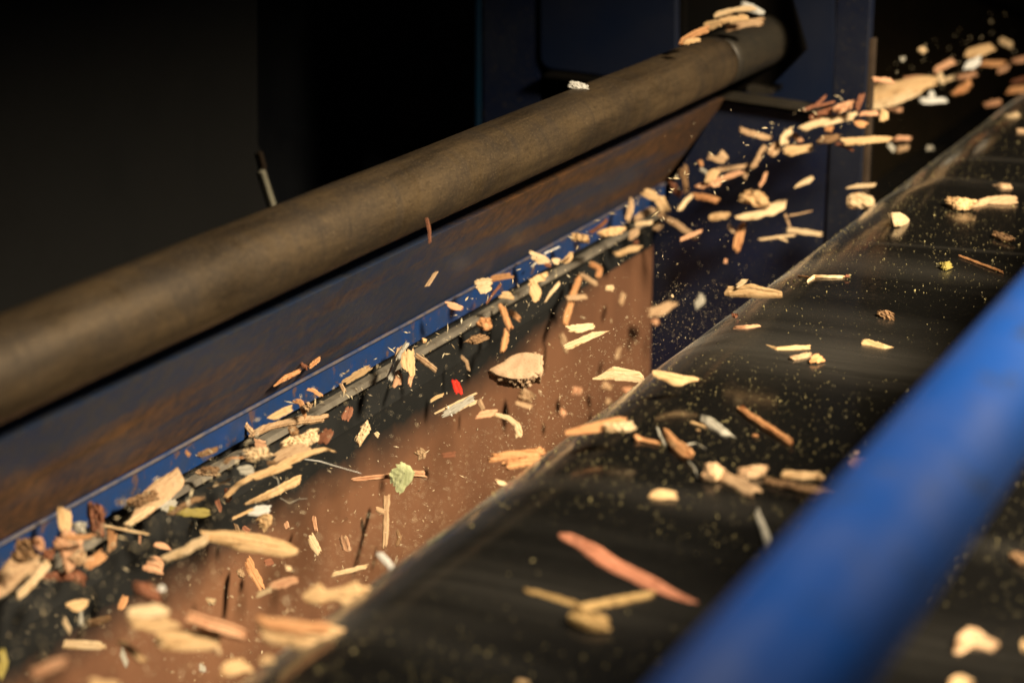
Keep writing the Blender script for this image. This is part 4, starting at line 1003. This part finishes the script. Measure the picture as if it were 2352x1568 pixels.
for i in range(15000):   # finest film of grains
    x = .35 + 1.9 * rnd.random() ** 1.1; y = rnd.uniform(-.25, .415)
    s = .00020 + .00012 * rnd.random(); fleck(V, Fc, Vector((x, y, belt_z(y) + s * .6)), s * 1.5, s * .7, rnd)
for i in range(5000):
    x = .33 + .75 * rnd.random(); y = rnd.uniform(-.2, .41)
    s = .00028 + .00022 * rnd.random(); fleck(V, Fc, Vector((x, y, belt_z(y) + s * .6)), s * 1.4, s * .8, rnd)
for i in range(1500):
    x = .35 + 1.7 * rnd.random(); y = rnd.uniform(-.2, .41); z = belt_z(y); s = .0004 + .0008 * rnd.random() ** 4
    fleck(V, Fc, Vector((x, y, z + s * .6)), s * 1.4, s * .9, rnd)
dust_obj('sawdust', V, Fc, m_b, 'fine yellow sawdust specks strewn over the black belt')
V, Fc = [], []
def spray(n, x0, x1, y0, y1, Ya, Yb, smin, smax, pw=3, cond=None):
    k = 0
    while k < n:
        a = rnd.uniform(x0, x1); c = rnd.uniform(y0, y1)
        if cond and not cond(a, c): continue
        k += 1
        q = ray(a, c); p = q * (rnd.uniform(Ya, Yb) / q.y)
        if p.z < belt_z(p.y) + .004 or (p.x > 1.53 and a < 2040): continue
        s = smin + (smax - smin) * rnd.random() ** pw
        fleck(V, Fc, p, s * rnd.uniform(1.2, 2.4), s * .48, rnd)
edge = lambda a, c: c < 2026 - .764 * a + 10
inpit = lambda a, c: edge(a, c) and c > 1300 - .55 * a
near = lambda a, c: edge(a, c) and c > 1830 - .764 * a
spray(2000, 300, 1900, 500, 1568, .42, .57, .00016, .00060, 3, inpit)
spray(3200, 700, 1700, 650, 1400, .41, .50, .00014, .00042, 2, near)
spray(900, 0, 1000, 1050, 1568, .50, .60, .00018, .0007, 3, inpit)
spray(260, 0, 1000, 1150, 1568, .40, .56, .0004, .0011, 2, inpit)
spray(120, 1500, 2150, 250, 900, .42, .52, .00016, .0006, 3, edge)
spray(120, 900, 1500, 700, 1200, .5, .59, .0003, .0011, 2, inpit)
lipband = lambda a, c: abs(c - (1362 - .585 * a)) < 55
spray(240, 60, 1560, 400, 1350, .50, .585, .0005, .0016, 2, lipband)
stream = lambda a, c: abs(c - (1225 - .50 * a)) < 60
spray(160, 1500, 2340, 30, 520, .42, .50, .0006, .0018, 2, stream)
dust_obj('airborne_sawdust', V, Fc, m_d, 'tiny pale wood particles floating in the air over the chute')
# ------------------------------------------------------------------ light
w = bpy.data.worlds.new('World'); sc.world = w; w.use_nodes = True
w.node_tree.nodes['Background'].inputs[0].default_value = (.55, .62, .8, 1)
w.node_tree.nodes['Background'].inputs[1].default_value = .032
def lamp(name, loc, target, energy, size, angle, blend, color):
    l = bpy.data.lights.new(name, 'SPOT'); l.energy = energy; l.shadow_soft_size = size
    l.spot_size = math.radians(angle); l.spot_blend = blend; l.color = color
    o = bpy.data.objects.new(name, l); C.objects.link(o); o.location = loc
    o.rotation_euler = (Vector(target) - Vector(loc)).to_track_quat('-Z', 'Y').to_euler()
lamp('machine_lamp', (.92, -.45, .50), (1.15, .50, -.42), 205, .13, 86, .9, (1, .84, .60))
lamp('overhead_lamp', (.52, .22, .25), (.56, .10, -.35), 11, .04, 74, .8, (1, .90, .74))
V, Fc = extrude_x([(.0, .177), (.60, .56), (.60, .565), (.0, .182)], -1.2, 3.2, 1)  # unseen light blocker, added to darken the back plate and pipe top
tag(link('added_shade_sheet', V, Fc, M_black, None, (1, .3, .45)), 'unseen black sheet added above the frame to keep light off the back of the machine', 'shade')
